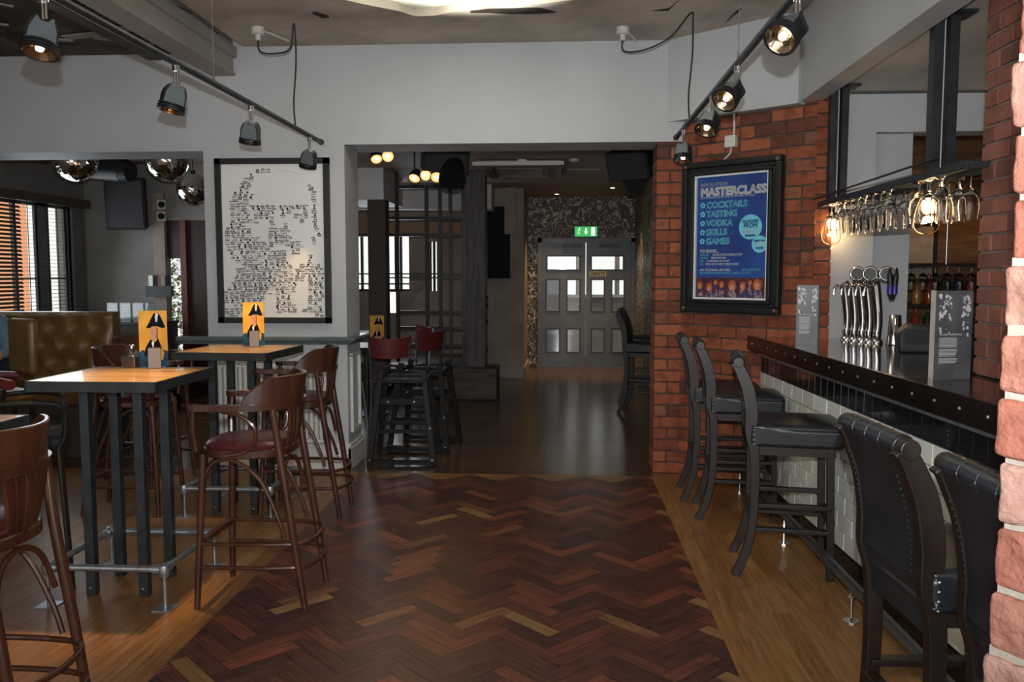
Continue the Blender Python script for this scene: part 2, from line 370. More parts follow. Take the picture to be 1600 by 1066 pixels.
# white boxing above the diagonal brick wall
DG = Vector((.766, -.643, 0)); DN = Vector((-.643, -.766, 0)); P0 = Vector((.90, 6.5, 0))
def dg(t, z, out=0): return P0+DG*t+DN*out+Vector((0, 0, z))
bm = nb(); a = dg(-.02, 0, .08); b = dg(.93, 0, .08); c = dg(.98, 0, -.3); d = dg(-.1, 0, -.3)
prism(bm, [(.735, 6.5), a[:2] if 0 else (a.x-.07, a.y+.06), (b.x, b.y), (c.x, c.y), (1.2, 6.9), (.735, 6.6)], 2.675, 3.4); struct('wall_diagonal_top', bm, M['white'])
# bulkhead over the bar
bm = nb(); bb(bm, (1.585, -1, 2.69), (1.72, 5.93, 3.4)); struct('trim_1', bm, M['white'])
bm = nb(); bb(bm, (1.72, -1, 2.735), (1.735, 5.9, 2.76)); struct('trim_2', bm, M['white'])
# main ceiling with a hole of fallen plaster
def blob(cx, cy, rx, ry, n=60, j=.12, seed=1):
    rr = random.Random(seed); ph = [rr.random()*6.28 for _ in range(6)]; P = []
    for i in range(n):
        a = 2*math.pi*i/n; k = 1+j*(math.sin(3*a+ph[0])*.4+math.sin(7*a+ph[1])*.3+math.sin(13*a+ph[2])*.25+rr.uniform(-.25, .25))
        P.append((cx+rx*k*math.cos(a), cy+ry*k*math.sin(a)))
    return P
HOLE = blob(-.62, 4.45, 1.12, 1.30, j=.10, seed=4)
bm = nb(); outer = [(-2.45, -1), (1.6, -1), (1.6, 6.6), (-2.45, 6.6)]
vo = [bm.verts.new((*p, 3.275)) for p in outer]; vh = [bm.verts.new((*p, 3.275)) for p in HOLE]
ed = [bm.edges.new((vo[i], vo[(i+1) % 4])) for i in range(4)]+[bm.edges.new((vh[i], vh[(i+1) % len(vh)])) for i in range(len(vh))]
bmesh.ops.triangle_fill(bm, use_beauty=True, edges=ed)
lip = [bm.verts.new((*p, 3.33)) for p in HOLE]
for i in range(len(vh)): bm.faces.new((vh[i], vh[(i+1) % len(vh)], lip[(i+1) % len(vh)], lip[i]))
struct('ceiling', bm, M['plaster'])
bm = nb(); bb(bm, (-2.1, 2.8, 3.33), (.9, 6.3, 3.36)); struct('ceiling', bm, M['cream'])
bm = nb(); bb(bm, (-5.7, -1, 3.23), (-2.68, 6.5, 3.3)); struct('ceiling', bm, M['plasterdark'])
bm = nb(); bb(bm, (-5.7, -1, 3.4), (5, 7, 3.44)); struct('ceiling', bm, M['blackmatt'])
# boxed beam, joists and laths on the left of the ceiling
bm = nb(); bb(bm, (-2.70, -1, 3.055), (-2.53, 6.49, 3.40)); bb(bm, (-2.53, -1, 3.19), (-2.50, 6.49, 3.27)); bb(bm, (-2.53, -1, 3.055), (-2.515, 6.49, 3.075)); struct('trim_3', bm, M['beam'])
bm = nb()
for x in (-3.1, -3.9, -4.7): bb(bm, (x-.05, -1, 3.16), (x+.05, 6.4, 3.24))
struct('trim_4', bm, M['plinthwood'])
bm = nb()
for i in range(16):
    x, y = random.uniform(-5, -2.8), random.uniform(4, 6.3); bar(bm, (x, y, 3.22), (x+random.uniform(-.5, .5), y+random.uniform(-.3, .3), 3.215), random.uniform(.02, .09), .01)
struct('trim_5', bm, M['beam'])
# cracks and holes in the plaster
def crackshape(name, pts, w_):
    bm = nb(); P = [atz(x, y, 3.272) for x, y in pts]
    lo, hi = [], []
    for i, p in enumerate(P):
        ww = w_*random.uniform(.5, 1.2)*(0.3 if i in (0, len(P)-1) else 1); lo.append(bm.verts.new((p.x, p.y-ww/2, 3.272))); hi.append(bm.verts.new((p.x, p.y+ww/2, 3.272)))
    for i in range(len(P)-1): bm.faces.new((lo[i], lo[i+1], hi[i+1], hi[i]))
    struct(name, bm, M['crack'])
crackshape('trim_6', [(735, 19), (765, 17), (800, 18), (843, 17), (868, 19)], .13)
crackshape('trim_6', [(488, 21), (500, 24), (514, 26)], .22)
crackshape('trim_6', [(1020, 17), (1045, 15), (1060, 1)], .10)
crackshape('trim_6', [(1133, 36), (1147, 22), (1158, 14)], .25)
crackshape('trim_6', [(262, 3), (300, 20), (335, 47), (352, 66)], .12)
# back room shell
bm = nb(); bb(bm, (-5.7, WB, 2.79), (1.32, 14.2, 2.85)); struct('ceiling', bm, M['backceil'])
bm = nb(); bb(bm, (-5.7, 6.7, 2.85), (5, 14.2, 2.9)); struct('ceiling', bm, M['blackmatt'])
def holed(name, x0, x1, z0, z1, holes, Y, th, m):    # wall facing -y with rectangular holes
    bm = nb(); xs = sorted({x0, x1, *[h[0] for h in holes], *[h[1] for h in holes]})
    for a, b in zip(xs, xs[1:]):
        cut = sorted([(h[2], h[3]) for h in holes if h[0] < (a+b)/2 < h[1]]); z = z0
        for lo, hi in cut+[(z1, z1)]:
            if lo > z+1e-4: bb(bm, (a, Y, z), (b, Y+th, lo))
            z = hi
    return struct(name, bm, m)
holed('wall_back_left', -3.3, -.575, 0, 2.8, [(-3.1, -2.28, 1.28, 2.11), (-2.62, -2.47, .95, 1.28), (-1.97, -1.86, 1.28, 2.02)], 12.5, .2, M['beige'])
bm = nb(); bb(bm, (-.76, 12.7, 0), (-.575, 13.9, 2.8)); struct('wall_back_return', bm, M['beige'])
bm = nb(); bb(bm, (-3.4, 9.7, 0), (-3.3, 12.7, 2.8)); struct('wall_back_side', bm, M['greywall'])
bm = nb(); bb(bm, (-.575, 13.9, 2.12), (1.17, 14.1, 2.8)); bb(bm, (-.575, 13.9, 0), (-.40, 14.1, 2.12)); struct('wall_back', bm, M['wallpaper'])
bm = nb(); bb(bm, (1.17, 6.95, 0), (1.3, 14.1, 2.8)); struct('wall_back_right', bm, M['wallpaper'])
bm = nb(); bb(bm, (-.80, 12.44, 0), (-.55, 12.5, .16)); bb(bm, (-.575, 12.44, 0), (-.55, 13.88, .14)); bb(bm, (-3.3, 12.47, 0), (-.8, 12.5, .12)); struct('baseboard_back', bm, M['beam'])
bm = nb(); bb(bm, (-.85, 12.40, 2.12), (-.68, 12.5, 2.79)); struct('trim_7', bm, M['beige'])
# bulkheads above the far windows
bm = nb(); bb(bm, (-2.68, 10.0, 2.42), (-2.12, 11.2, 2.79)); bb(bm, (-3.3, 11.9, 2.45), (-1.0, 12.5, 2.79)); struct('trim_8', bm, M['offwhite'])
bm = nb(); bb(bm, (-3.25, 12.46, 2.13), (-1.5, 12.5, 2.36)); struct('trim_9', bm, mat('tan_strip', (.30, .19, .11), .7))
# left room shell: outer wall, far wall
XW = at(135, 400, 9.5).x
bm = nb(); bb(bm, (XW-.2, -1, 0), (XW, 9.7, .9)); bb(bm, (XW-.2, -1, 2.32), (XW, 9.7, 3.4)); bb(bm, (XW-.2, -1, .9), (XW, 7.1, 2.32)); bb(bm, (XW-.2, 9.25, .9), (XW, 9.7, 2.32)); struct('wall_left', bm, M['greywall'])
xa, xb = at(254, 400, 9.5).x, at(320, 400, 9.5).x
holed('wall_left_far', XW, -3.3, 0, 2.8, [(xa, xb+.35, 0, 2.15)], 9.5, .2, M['greywall'])
# right side: bar room
bm = nb(); bb(bm, (1.80, 5.9, 0), (2.10, 6.1, 2.74)); bb(bm, (2.10, 5.9, 2.49), (4.2, 6.1, 2.74)); struct('wall_bar', bm, M['white'])
bm = nb(); bb(bm, (2.10, 6.0, 0), (2.38, 6.1, 2.49)); struct('wall_bar', bm, M['white'])
bm = nb(); bb(bm, (2.38, 7.5, 0), (4.2, 7.6, 2.74)); struct('wall_bar_back', bm, M['brownwood'])
bm = nb(); bb(bm, (4.1, -1, 0), (4.2, 7.6, 2.74)); struct('wall_bar_right', bm, M['darkwall'])
bm = nb(); bb(bm, (2.3, 6.1, 0), (2.38, 7.6, 2.74)); struct('wall_bar_side', bm, M['darkwall'])
bm = nb(); bb(bm, (1.72, -1, 2.76), (4.2, 7.6, 2.80)); struct('ceiling', bm, M['offwhite'])
bm = nb(); bb(bm, (1.62, -1, -.004), (4.2, 7.6, 0)); struct('floor', bm, M['blackmatt'])
# bricks
def bricks(name, org, d, length, z0, z1, L_, c, m, mm, depth=.1, gap=.011, jit=.004, corner=True, seed=1, headers=.35, bev=.004, proud=.006, big=None):
    rr = random.Random(seed); d = Vector(d).normalized(); nrm = Vector((d.y, -d.x, 0)); bm = nb(); z = z0; row = 0; rz = math.atan2(d.y, d.x)
    while z < z1-.02:
        ze = min(z+c, z1); s = 0; first = True
        while s < length-1e-3:
            ln = L_ if rr.random() > headers else L_/2
            if first: ln = L_/2 if row % 2 else L_; first = False
            e = min(s+ln, length)
            if length-e < .05: e = length
            a = s+(gap/2 if s > 0 else 0); b = e-(gap/2 if e < length else 0)
            o = rr.uniform(-jit, jit)+proud
            cpt = Vector(org)+d*(a+b)/2+nrm*(o-depth/2)
            bx(bm, (cpt.x, cpt.y, (z+ze)/2), (b-a, depth, ze-z-gap+rr.uniform(-.002, .002)), rz+rr.uniform(-.006, .006))
            s = e
        z = ze; row += 1
    o = struct(name, bm, m, bevel=bev); return o
def mortarbox(name, org, d, length, z0, z1, depth, m, inset=.0):
    d = Vector(d).normalized(); nrm = Vector((d.y, -d.x, 0)); rz = math.atan2(d.y, d.x); bm = nb()
    cpt = Vector(org)+d*length/2-nrm*(depth/2+.004); bx(bm, (cpt.x, cpt.y, (z0+z1)/2), (length, depth, z1-z0), rz); return struct(name, bm, m)
# pier beside the opening (front face + reveal) and diagonal wall
bricks('wall_brick_pier', (.705, 6.5, 0), (1, 0, 0), .20, 0, 2.53, .20, .089, M['brick'], None, depth=.3, seed=3, headers=.5)
mortarbox('wall_brick_pier_mortar', (.71, 6.505, 0), (1, 0, 0), .5, 0, 2.53, .3, M['mortar'])
bricks('wall_diagonal', P0, DG, 1.035, 0, 2.74, .235, .089, M['brick'], None, depth=.08, seed=5)
mortarbox('wall_diagonal_mortar', P0, DG, 1.03, 0, 2.74, .12, M['mortar'])
pe = P0+DG*1.03
bricks('wall_brick_return', (pe.x, pe.y, 1.0), (1, 0, 0), .115, 1.0, 2.74, .23, .089, M['brick'], None, depth=.08, seed=9)
bm = nb(); bb(bm, (pe.x+.0, pe.y+.01, 0), (1.80, 6.2, 2.74)); struct('wall_brick_return_mortar', bm, M['mortar'])
# brick pier rising from the counter on the right
bricks('wall_right_pier', (1.80, 3.79, 1.104), (0, -1, 0), 1.19, 1.104, 2.75, .225, .0755, M['brickpier'], None, depth=.12, seed=12, headers=.25, jit=.002)
o = bpy.data.objects['wall_right_pier']
mortarbox('wall_right_pier_mortar', (1.80, 3.785, 0), (0, -1, 0), 1.185, 1.104, 2.75, .4, M['mortarlight'])
# the nearest brick corner, beside the camera
q0 = at(1577, 300, 1.22)
def near_bricks():
    rr = random.Random(5); bm = nb(); bm2 = nb(); z = .35; c = .0925; k = 0
    while z < 2.3:
        sh = rr.uniform(-.004, .006)+(.008 if z < .95 else 0); m4 = Matrix.Translation((q0.x-sh, 1.22, z+c/2)) @ Matrix.Rotation(R(38), 4, 'Z')
        bx(bm, (.055, .115, 0), (.11, .23, c-.009), rr.uniform(-.02, .02), M4=m4 @ Matrix.Rotation(R(-90), 4, 'Z'))
        bx(bm2, (.055, .115, c/2), (.096, .216, .02), 0, M4=m4 @ Matrix.Rotation(R(-90), 4, 'Z'))
        z += c; k += 1
    bmesh.ops.subdivide_edges(bm, edges=bm.edges[:], cuts=4, use_grid_fill=True)
    from mathutils import noise
    for v in bm.verts: v.co += noise.noise_vector(v.co*35)*.004+noise.noise_vector(v.co*9)*.006
    struct('wall_near_corner', bm, M['bricknear'], bevel=.008, seg=3); struct('wall_near_corner_mortar', bm2, M['mortarcream'])
near_bricks()
# dado rail, skirting, panel moulding on the pillar
bm = nb()
def dado(bm):
    prof = [(0, .985), (.03, .99), (.035, 1.005), (.07, 1.012), (.08, 1.03), (.07, 1.048), (0, 1.05)]
    a = [bm.verts.new((-3.02, WY-p[0], p[1])) for p in prof]; b = [bm.verts.new((-1.68+p[0], WY-p[0], p[1])) for p in prof]; c = [bm.verts.new((-1.68+p[0], WB+.03, p[1])) for p in prof]
    for A, B in ((a, b), (b, c)):
        for i in range(len(prof)-1): bm.faces.new((A[i], A[i+1], B[i+1], B[i]))
    bm.faces.new(a); bm.faces.new(c)
dado(bm); struct('trim_10', bm, M['greygreen'])
bm = nb(); bb(bm, (-2.81, WY-.03, 0), (-1.65, WY, .17)); bb(bm, (-1.68, WY-.03, 0), (-1.65, WB, .17)); bb(bm, (-2.8, WY-.02, .17), (-1.66, WY, .20)); bb(bm, (-1.68, WY-.02, .17), (-1.66, WB, .20)); struct('baseboard_pillar', bm, M['skirt'], bevel=.004)
bm = nb()
for (a, b) in (((-1.68, 6.57, .30), (-1.655, 6.60, .90)), ((-1.68, 6.82, .30), (-1.655, 6.85, .90)), ((-1.68, 6.57, .28), (-1.655, 6.85, .31)), ((-1.68, 6.57, .88), (-1.655, 6.85, .91))): bb(bm, a, b)
struct('trim_11', bm, M['skirt'], bevel=.005)

# ================= BAR =================
BX, BY, BS = 1.33, 6.2, .04
def B(u, v): return (BX+BS*v+u, BY-v)      # u into the bar, v toward the camera
t = thing('bar_counter', 'long metal topped bar counter with white and black tiled front on the right', 'bar counter', (BX, BY, 0))
def L2(p): return (p[0]-BX, p[1]-BY)
def cpoly(u0, u1, v0, v1): return [L2(B(u0, v0)), L2(B(u0, v1)), L2(B(u1, v1)), L2(B(u1, v0))]
VE = 5.0
endc = [L2(x) for x in ((1.335, 6.115), (1.66, 5.845), (1.80, 5.80), (1.80, 5.885), (2.36, 5.885))]
bm = nb(); prism(bm, [L2(B(0, .08)), L2(B(0, VE)), L2(B(1.0, VE)), (1.03, -.32)]+endc[::-1][:-1] , 1.06, 1.10)
obj('worktop', bm, M['counter'], t, bevel=.004)
bm = nb(); prism(bm, cpoly(-.012, .0, .08, VE), 1.0, 1.103); fas = obj('edge_fascia', bm, M['fascia'], t, bevel=.003)
bm = nb()
for i in range(26):
    x, y = L2(B(-.012, .22+i*.19)); lathe(bm, [(0, .006), (.006, .005), (.009, 0)], seg=8, M4=Matrix.Translation((x, y, 1.052)) @ Matrix.Rotation(R(-90), 4, 'Y'))
obj('rivet_heads', bm, M['brushed'], fas)
bm = nb(); prism(bm, cpoly(.02, .05, .25, VE), .975, 1.0); obj('angle_strip', bm, M['galv'], t)
bm = nb(); prism(bm, cpoly(.045, .12, .26, VE), .0, 1.0); obj('carcass', bm, M['grout'], t)
rzb = math.atan2(-1, BS)
bm = nb(); v = .28
while v < VE:
    x, y = L2(B(.042, v+.05)); bx(bm, (x, y, .918), (.0955, .012, .107), rzb); v += .1
obj('black_tiles', bm, M['tileblack'], t, bevel=.003)
bm = nb()
for r_ in range(8):
    v = .28-(.1 if r_ % 2 else 0)
    while v < VE:
        a, b = max(v, .27)+.0012, v+.1985
        if b-a > .03:
            x, y = L2(B(.042, (a+b)/2)); bx(bm, (x, y, .122+.0925*(r_+.5)), (b-a-.002, .012, .0880), rzb)
        v += .2
obj('white_tiles', bm, M['tilewhite'], t, bevel=.003)
bm = nb(); prism(bm, cpoly(.03, .05, .26, VE), 0, .118); obj('kickboard', bm, M['fascia'], t)
# foot rail
t = thing('foot_rail', 'dark flat steel foot rail running along the bottom of the bar', 'foot rail', (1.255, 5.9, 0))
bm = nb(); bar(bm, (.0, 0, .17), (.06, -4.6, .17), .014, .05, ref=(1, 0, 0)); bar(bm, (.0, 0, .165), (.06, -4.6, .165), .05, .012, ref=(1, 0, 0)); obj('rail_bar', bm, M['railsteel'], t)
for yy in (5.944, 4.808, 3.72, 2.6):
    k = (5.9-yy)/4.6*.06; bm = nb(); cyl(bm, (k, yy-5.9, 0), (k, yy-5.9, .17), .007); cyl(bm, (k, yy-5.9, 0), (k, yy-5.9, .008), .035); cyl(bm, (k, yy-5.9, .10), (k, yy-5.9, .115), .014); obj('floor_bracket', bm, M['chrome'], t)

# ---- things on the bar ----
CZ = 1.1005
def beer_tap():
    t = thing('beer_tap', '', 'beer tap', (0, 0, CZ))
    bm = nb(); lathe(bm, [(.036, 0), (.036, .012), (.022, .03), (.026, .05), (.024, .08)], seg=20); obj('foot', bm, M['chrome'], t, smooth=True)
    bm = nb(); P = [(0, 0, .04), (.005, 0, .14), (-.006, 0, .26), (-.02, 0, .36), (-.03, 0, .385)]
    tube(bm, P, lambda s: .023+.012*s, seg=14, n=5); obj('column', bm, M['chrome'], t, smooth=True)
    bm = nb(); tube(bm, [(-.028, 0, .35), (-.065, 0, .365), (-.085, 0, .34), (-.09, 0, .30)], .009, 8); obj('spout', bm, M['chrome'], t, smooth=True)
    return t
tp = beer_tap(); xs = [(1322, 1.97), (1334, 1.98), (1346, 1.99), (1357, 2.0), (1370, 2.01)]
TL = ['leftmost tall chrome beer tap column, nearest the brick wall', 'second chrome beer tap column from the brick wall end', 'middle one of the five chrome beer tap columns', 'fourth chrome beer tap column counted from the brick wall', 'rightmost chrome beer tap column, nearest the metal shaker']
for i, (px, X) in enumerate(xs):
    d = ray(px, 530); Yv = X/d.x*d.y; loc = (X, 5.74-.07*i, CZ); loc = (at(px, 530, loc[1]).x, loc[1], CZ)
    if i == 0: tp.location = loc; o = tp; o['label'] = TL[0]; o['group'] = 'chrome beer taps on the bar'
    else: o = dup(tp, loc, 0, TL[i], 'chrome beer taps on the bar')
def badge():
    t = thing('beer_badge', '', 'beer badge', (0, 0, 0))
    m4 = Matrix.Rotation(R(90), 4, 'X') @ Matrix.Rotation(R(-25), 4, 'Y')
    bm = nb(); lathe(bm, [(0, -.02), (.045, -.02), (.05, -.01), (.05, .012), (.042, .02), (.042, .014), (0, .014)], seg=24, M4=m4); obj('lens_housing', bm, M['chrome'], t, smooth=True)
    bm = nb(); lathe(bm, [(0, .016), (.04, .016), (.04, .013)], seg=24, M4=m4); obj('lens_face', bm, M['black'], t)
    return t
bg = badge(); BL = ['leftmost round chrome beer badge above the taps', 'middle round chrome beer badge above the taps', 'rightmost round chrome beer badge above the taps']
for i, px in enumerate((1340, 1360, 1386)):
    p = at(px, 428, 5.72-.09*i)
    if i == 0: bg.location = p; bg['label'] = BL[0]; bg['group'] = 'round beer badges'
    else: dup(bg, p, 0, BL[i], 'round beer badges')
t = thing('tap_manifold', 'chrome horizontal tap pipe holding the round badges above the taps', 'tap pipe', tuple(at(1388, 437, 5.6)))
p0 = Vector(t.location); bm = nb(); tube(bm, [at(1335, 432, 5.78)-p0, at(1360, 433, 5.68)-p0, at(1395, 440, 5.5)-p0], .014, 10); obj('pipe', bm, M['chrome'], t, smooth=True)
bm = nb(); a = at(1372, 450, 5.62)-p0; cyl(bm, a, (a.x, a.y, CZ-p0.z), .014, seg=12); obj('riser', bm, M['chrome'], t, smooth=True)
for i, px in enumerate((1391, 1398)):
    p = at(px, 445, 5.45); t = thing('beer_pull', ['black and purple tap handle, the left of the two', 'black and purple tap handle, the right of the two'][i], 'tap handle', tuple(p), group='pointed tap handles')
    bm = nb(); lathe(bm, [(0, -.1), (.012, -.085), (.018, -.02), (.018, .05), (.008, .1), (0, .11)], seg=14, M4=Matrix.Rotation(R(5 if i else -4), 4, 'Y')); obj('grip', bm, M['black'], t, smooth=True)
    bm = nb(); lathe(bm, [(.0185, -.06), (.0185, -.005), (.017, 0)], seg=14); obj('purple_band', bm, mat('purple_enamel', (.03, .015, .25), .3), t, smooth=True)
p = atz(1397, 540, CZ); t = thing('cocktail_shaker', 'tall upturned steel cocktail shaker tin on the bar', 'shaker', tuple(p))
bm = nb(); lathe(bm, [(0, 0), (.048, 0), (.049, .008), (.046, .01), (.035, .185), (.031, .19), (0, .19)], seg=28); obj('tin', bm, M['chrome'], t, smooth=True)
p = atz(1432, 550, CZ); t = thing('card_terminal', 'dark grey till unit beside the shaker behind the menu', 'till', tuple(p), R(-8))
bm = nb(); prism(bm, [(-.10, 0), (.10, 0), (.10, .15), (-.05, .16), (-.11, .11)], -.07, .07, M4=Matrix.Rotation(R(90), 4, 'X')); obj('body', bm, M['steel'], t, bevel=.012)
bm = nb(); bx(bm, (-.02, -.073, .09), (.12, .006, .08)); obj('screen', bm, M['black'], t)
def bar_menu(name, label, loc, rz, h=.37, w_=.21):
    t = thing(name, label, 'menu', loc, rz)
    bm = nb(); bb(bm, (0, -.0015, 0), (w_, .0015, h)); pg = obj('front_page', bm, M['cardgrey'], t)
    bm = nb(); prism(bm, [(0, .001), (.004, .001), (.05, .10), (.046, .10)], 0, h); obj('folded_page', bm, M['card'], t)
    bm = nb(); prism(bm, [(w_, 0), (w_+.003, .0), (w_+.022, .10), (w_+.019, .10)], 0, h-.005); obj('back_page', bm, M['cardgrey'], t)
    m4 = frame4((0, -.003, 0), (1, 0, 0), (0, 0, 1)); rr = random.Random(3); bm = nb()
    for i in range(90):
        u = rr.choice([rr.uniform(.02, .09), rr.uniform(.15, .195)])*w_/.21; vv = h-.02-abs(rr.gauss(0, .06)); s = rr.uniform(.0015, .007)
        flatpoly(bm, [(u+s*rr.uniform(.5, 1.4)*math.cos(a), min(h-.004, vv+s*1.6*rr.uniform(.5, 1.2)*math.sin(a)), rr.uniform(0, .0004)) for a in (0, 1.1, 2.2, 3.3, 4.4, 5.5)], m4)
    obj('silver_splashes', bm, M['silver_print'], pg)
    text('heading', 'WELCOME TO REVOLUTION', .011, m4 @ Matrix.Translation((.018, h-.185, .0003)), M['silver_print'], pg, sx=.72)
    bm = nb(); z = h-.197
    for blk, nl in ((0, 8), (1, 6), (2, 4)):
        for k in range(nl):
            ln = .085*rr.uniform(.88, 1)*min(1, w_/.165); flatpoly(bm, [(.018, z, .0003), (.018+ln, z, .0003), (.018+ln, z+.0022, .0003), (.018, z+.0022, .0003)], m4); z -= .0053
        z -= .006
    obj('small_print', bm, M['silver_print'], pg)
    return t
a = atz(1458, 594, CZ); b = atz(1516, 603, CZ); bar_menu('bar_menu', 'large charcoal and silver drinks menu standing on the bar beside the brick pier', tuple(a), R(12), .37, .165)
a = atz(1243, 539, CZ); bar_menu('bar_menu', 'dark drinks menu standing at the far end of the bar by the brick wall', tuple(a), R(-12), .37, .125)

# ---- gantry with glasses ----
GX0, GX1, GZ = 1.72, 1.88, 1.985
t = thing('glass_gantry', 'black steel hanging rack over the bar, on two pairs of ceiling posts', 'gantry', (1.8, 4.9, GZ))
bm = nb()
for x in (GX0, GX1): bb(bm, (x-.016-1.8, -1.15, 0), (x+.016-1.8, 1.35, .035))
for y in (-1.15, 1.33, -.3, .5): bb(bm, (GX0-1.8, y-.02, .004), (GX1-1.8, y+.02, .03))
obj('bottom_frame', bm, M['steel'], t)
for y in (4.19, 5.72):
    for x in (1.755, 1.825):
        bm = nb(); bb(bm, (x-.022-1.8, y-.03-4.9, .03), (x+.022-1.8, y+.03-4.9, 2.75-GZ)); obj('hanging_post', bm, M['steel'], t)
    bm = nb(); cyl(bm, (-.012, y-4.91, 0.03), (-.012, y-4.91, 2.75-GZ), .003); obj('lamp_flex', bm, M['ivory'], t)
    bm = nb(); bb(bm, (-.13, y-.07-4.9, 2.745-GZ), (.11, y+.07-4.9, 2.76-GZ)); obj('ceiling_plate', bm, M['steel'], t, bevel=.003)
for i, x in enumerate((-.12, .09)):
    bm = nb(); cyl(bm, (x, 1.30, .05), (x, -.95, .075), .006, seg=6); obj('stay_rod', bm, M['steel'], t)
# hanging glasses
def glass(name, prof, h):
    bm = nb(); lathe(bm, prof, seg=16); o = obj(name, bm, M['glass'], smooth=True); return o
wine = [(0, 0), (.036, 0), (.036, -.003), (.006, -.009), (.006, -.05), (.024, -.066), (.044, -.10), (.047, -.14), (.040, -.20), (.0385, -.20), (.045, -.14), (.042, -.10), (.022, -.069), (0, -.06)]
tumb = [(0, 0), (.028, 0), (.028, -.004), (.011, -.012), (.011, -.03), (.024, -.055), (.041, -.10), (.045, -.15), (.041, -.205), (.039, -.205), (.043, -.15), (.039, -.10), (.021, -.058), (0, -.045)]
gA = glass('wine_glass', wine, .17); gB = glass('cocktail_glass', tumb, .165)
first = {0: True, 1: True}; k = 0
ROWN = ['front', 'back']
ordw = ['first', 'second', 'third', 'fourth', 'fifth', 'sixth', 'seventh', 'eighth', 'ninth', 'tenth', 'eleventh', 'twelfth', 'thirteenth']
slots = [5.98, 5.62, 5.50, 5.38, 5.26, 5.14, 5.02, 4.90, 4.78, 4.66, 4.28, 4.16, 4.04]
for r_, X in enumerate((1.735, 1.865)):
    for i, y in enumerate(slots):
        kind = 0 if (i+r_) % 3 else 1
        if abs(y-5.86) < .08: continue
        src = gB if kind else gA
        o = src if first[kind] else src.copy()
        if not first[kind]: C.objects.link(o)
        first[kind] = False
        o.location = (X, y, GZ); sc = 1.0 if kind == 0 else .97; o.scale = (sc, sc, sc); o.rotation_euler = (0, 0, i)
        tag(o, 'clear %s upside down, %s from brick wall, %s row of rack' % ('cocktail glass' if kind else 'wine glass', ordw[i], ROWN[r_]), 'glass', 'glasses hanging from the gantry')
def cage_lamp(px, py, label, energy):
    p = Vector((1.80, at(px, py, 5).y, 0)); d = ray(px, py); k = 1.80/d.x; p = Vector((1.80, d.y*k, GZ))
    if px > 1400: p = Vector((1.80, 4.34, GZ))
    t = thing('caged_pendant_lamp', label, 'lamp', tuple(p), group='caged bulbs under the gantry')
    bm = nb(); cyl(bm, (0, 0, -.05), (0, 0, .0), .019); obj('socket', bm, M['black'], t, smooth=True)
    bm = nb(); lathe(bm, [(0, -.15), (.022, -.142), (.034, -.115), (.028, -.085), (.015, -.05), (0, -.05)], seg=16); obj('bulb', bm, M['filament'], t, smooth=True)
    bm = nb()
    for i in range(8):
        a = i*math.pi/4; c_, s_ = math.cos(a), math.sin(a)
        tube(bm, [(.02*c_, .02*s_, -.03), (.045*c_, .045*s_, -.10), (.064*c_, .064*s_, -.18), (.052*c_, .052*s_, -.23), (.012*c_, .012*s_, -.25)], .0018, 5, n=4)
    obj('wire_cage', bm, mat('copper_wire', (.35, .2, .12), .35, .8), t)
    l = lamp('lamp_bulb_light', 'POINT', (0, 0, -.10), energy, WARM, .03); l.parent = t
    l.location = (0, 0, -.185)
cage_lamp(1300, 330, 'small caged bulb glowing under the far end of the glass rack', 2.2)
cage_lamp(1450, 330, 'larger looking caged bulb glowing under the near end of the glass rack', 2.2)
# back bar
t = thing('back_bar_shelf', 'dark back bar shelving unit behind the counter', 'shelving', (2.95, 7.2, 0))
bm = nb(); bb(bm, (-.55, -.3, 0), (.9, .28, 1.0)); obj('cabinet', bm, M['darkwall'], t)
for z in (1.0, 1.27, 1.60):
    bm = nb(); bb(bm, (-.55, -.2, z), (.9, .28, z+.025)); obj('shelf', bm, M['stoolwood'], t)
bprof = [(0, 0), (.034, 0), (.036, .01), (.036, .15), (.013, .19), (.012, .24), (.014, .245), (0, .245)]
cols = [(.35, .16, .04), (.03, .05, .02), (.5, .5, .48), (.25, .04, .02), (.02, .03, .08)]; bms = [mat('bottle_glass_tint', c, .12, coat=.5) for c in cols]
bl = ['amber', 'dark green', 'clear', 'red', 'deep blue']; bsrc = []
for c in range(5):
    bm = nb(); lathe(bm, bprof, seg=14); bsrc.append(obj('bottle', bm, bms[c], smooth=True))
used = [0]*5
for s_, z in ((0, 1.026), (1, 1.296)):
    for i in range(11):
        c = (i*3+s_*2+(i//4)) % 5; o = bsrc[c] if not used[c] else bsrc[c].copy()
        if used[c]: C.objects.link(o)
        used[c] = 1; o.location = (2.46+i*.105, 7.08+.02*(i % 2), z)
        tag(o, '%s bottle, %s from the left on the %s shelf behind the bar' % (bl[c], ordw[i], ['lower', 'upper'][s_]), 'bottle', 'bottles on the back bar')
gsrc = None
for i in range(12):
    if gsrc is None: gsrc = gA.copy(); gsrc.name = 'wine_glass'; o = gsrc
    else: o = gsrc.copy()
    C.objects.link(o); o.location = (2.44+i*.095, 7.05, 1.598); o.scale = (1, 1, 1)
    tag(o, 'wine glass hung upside down under the top back shelf, %s from left' % ordw[i], 'glass', 'glasses hanging at the back bar')
t = thing('picture_frame', 'black framed picture on the brown wall behind the bar', 'picture', tuple(at(1437, 395, 7.47)))
bm = nb(); bb(bm, (-.14, -.02, -.26), (.14, .02, .26)); obj('frame', bm, M['black'], t); bm = nb(); bb(bm, (-.10, -.025, -.22), (.10, -.02, .22)); obj('picture', bm, M['beige'], t)
t = thing('pendant_cord', 'thin chrome rod hanging in front of the back bar bottles', 'rod', tuple(at(1480, 360, 6.7)))
bm = nb(); cyl(bm, (0, 0, 2.76-t.location.z), (0, 0, -.26), .008); obj('rod', bm, M['chrome'], t)
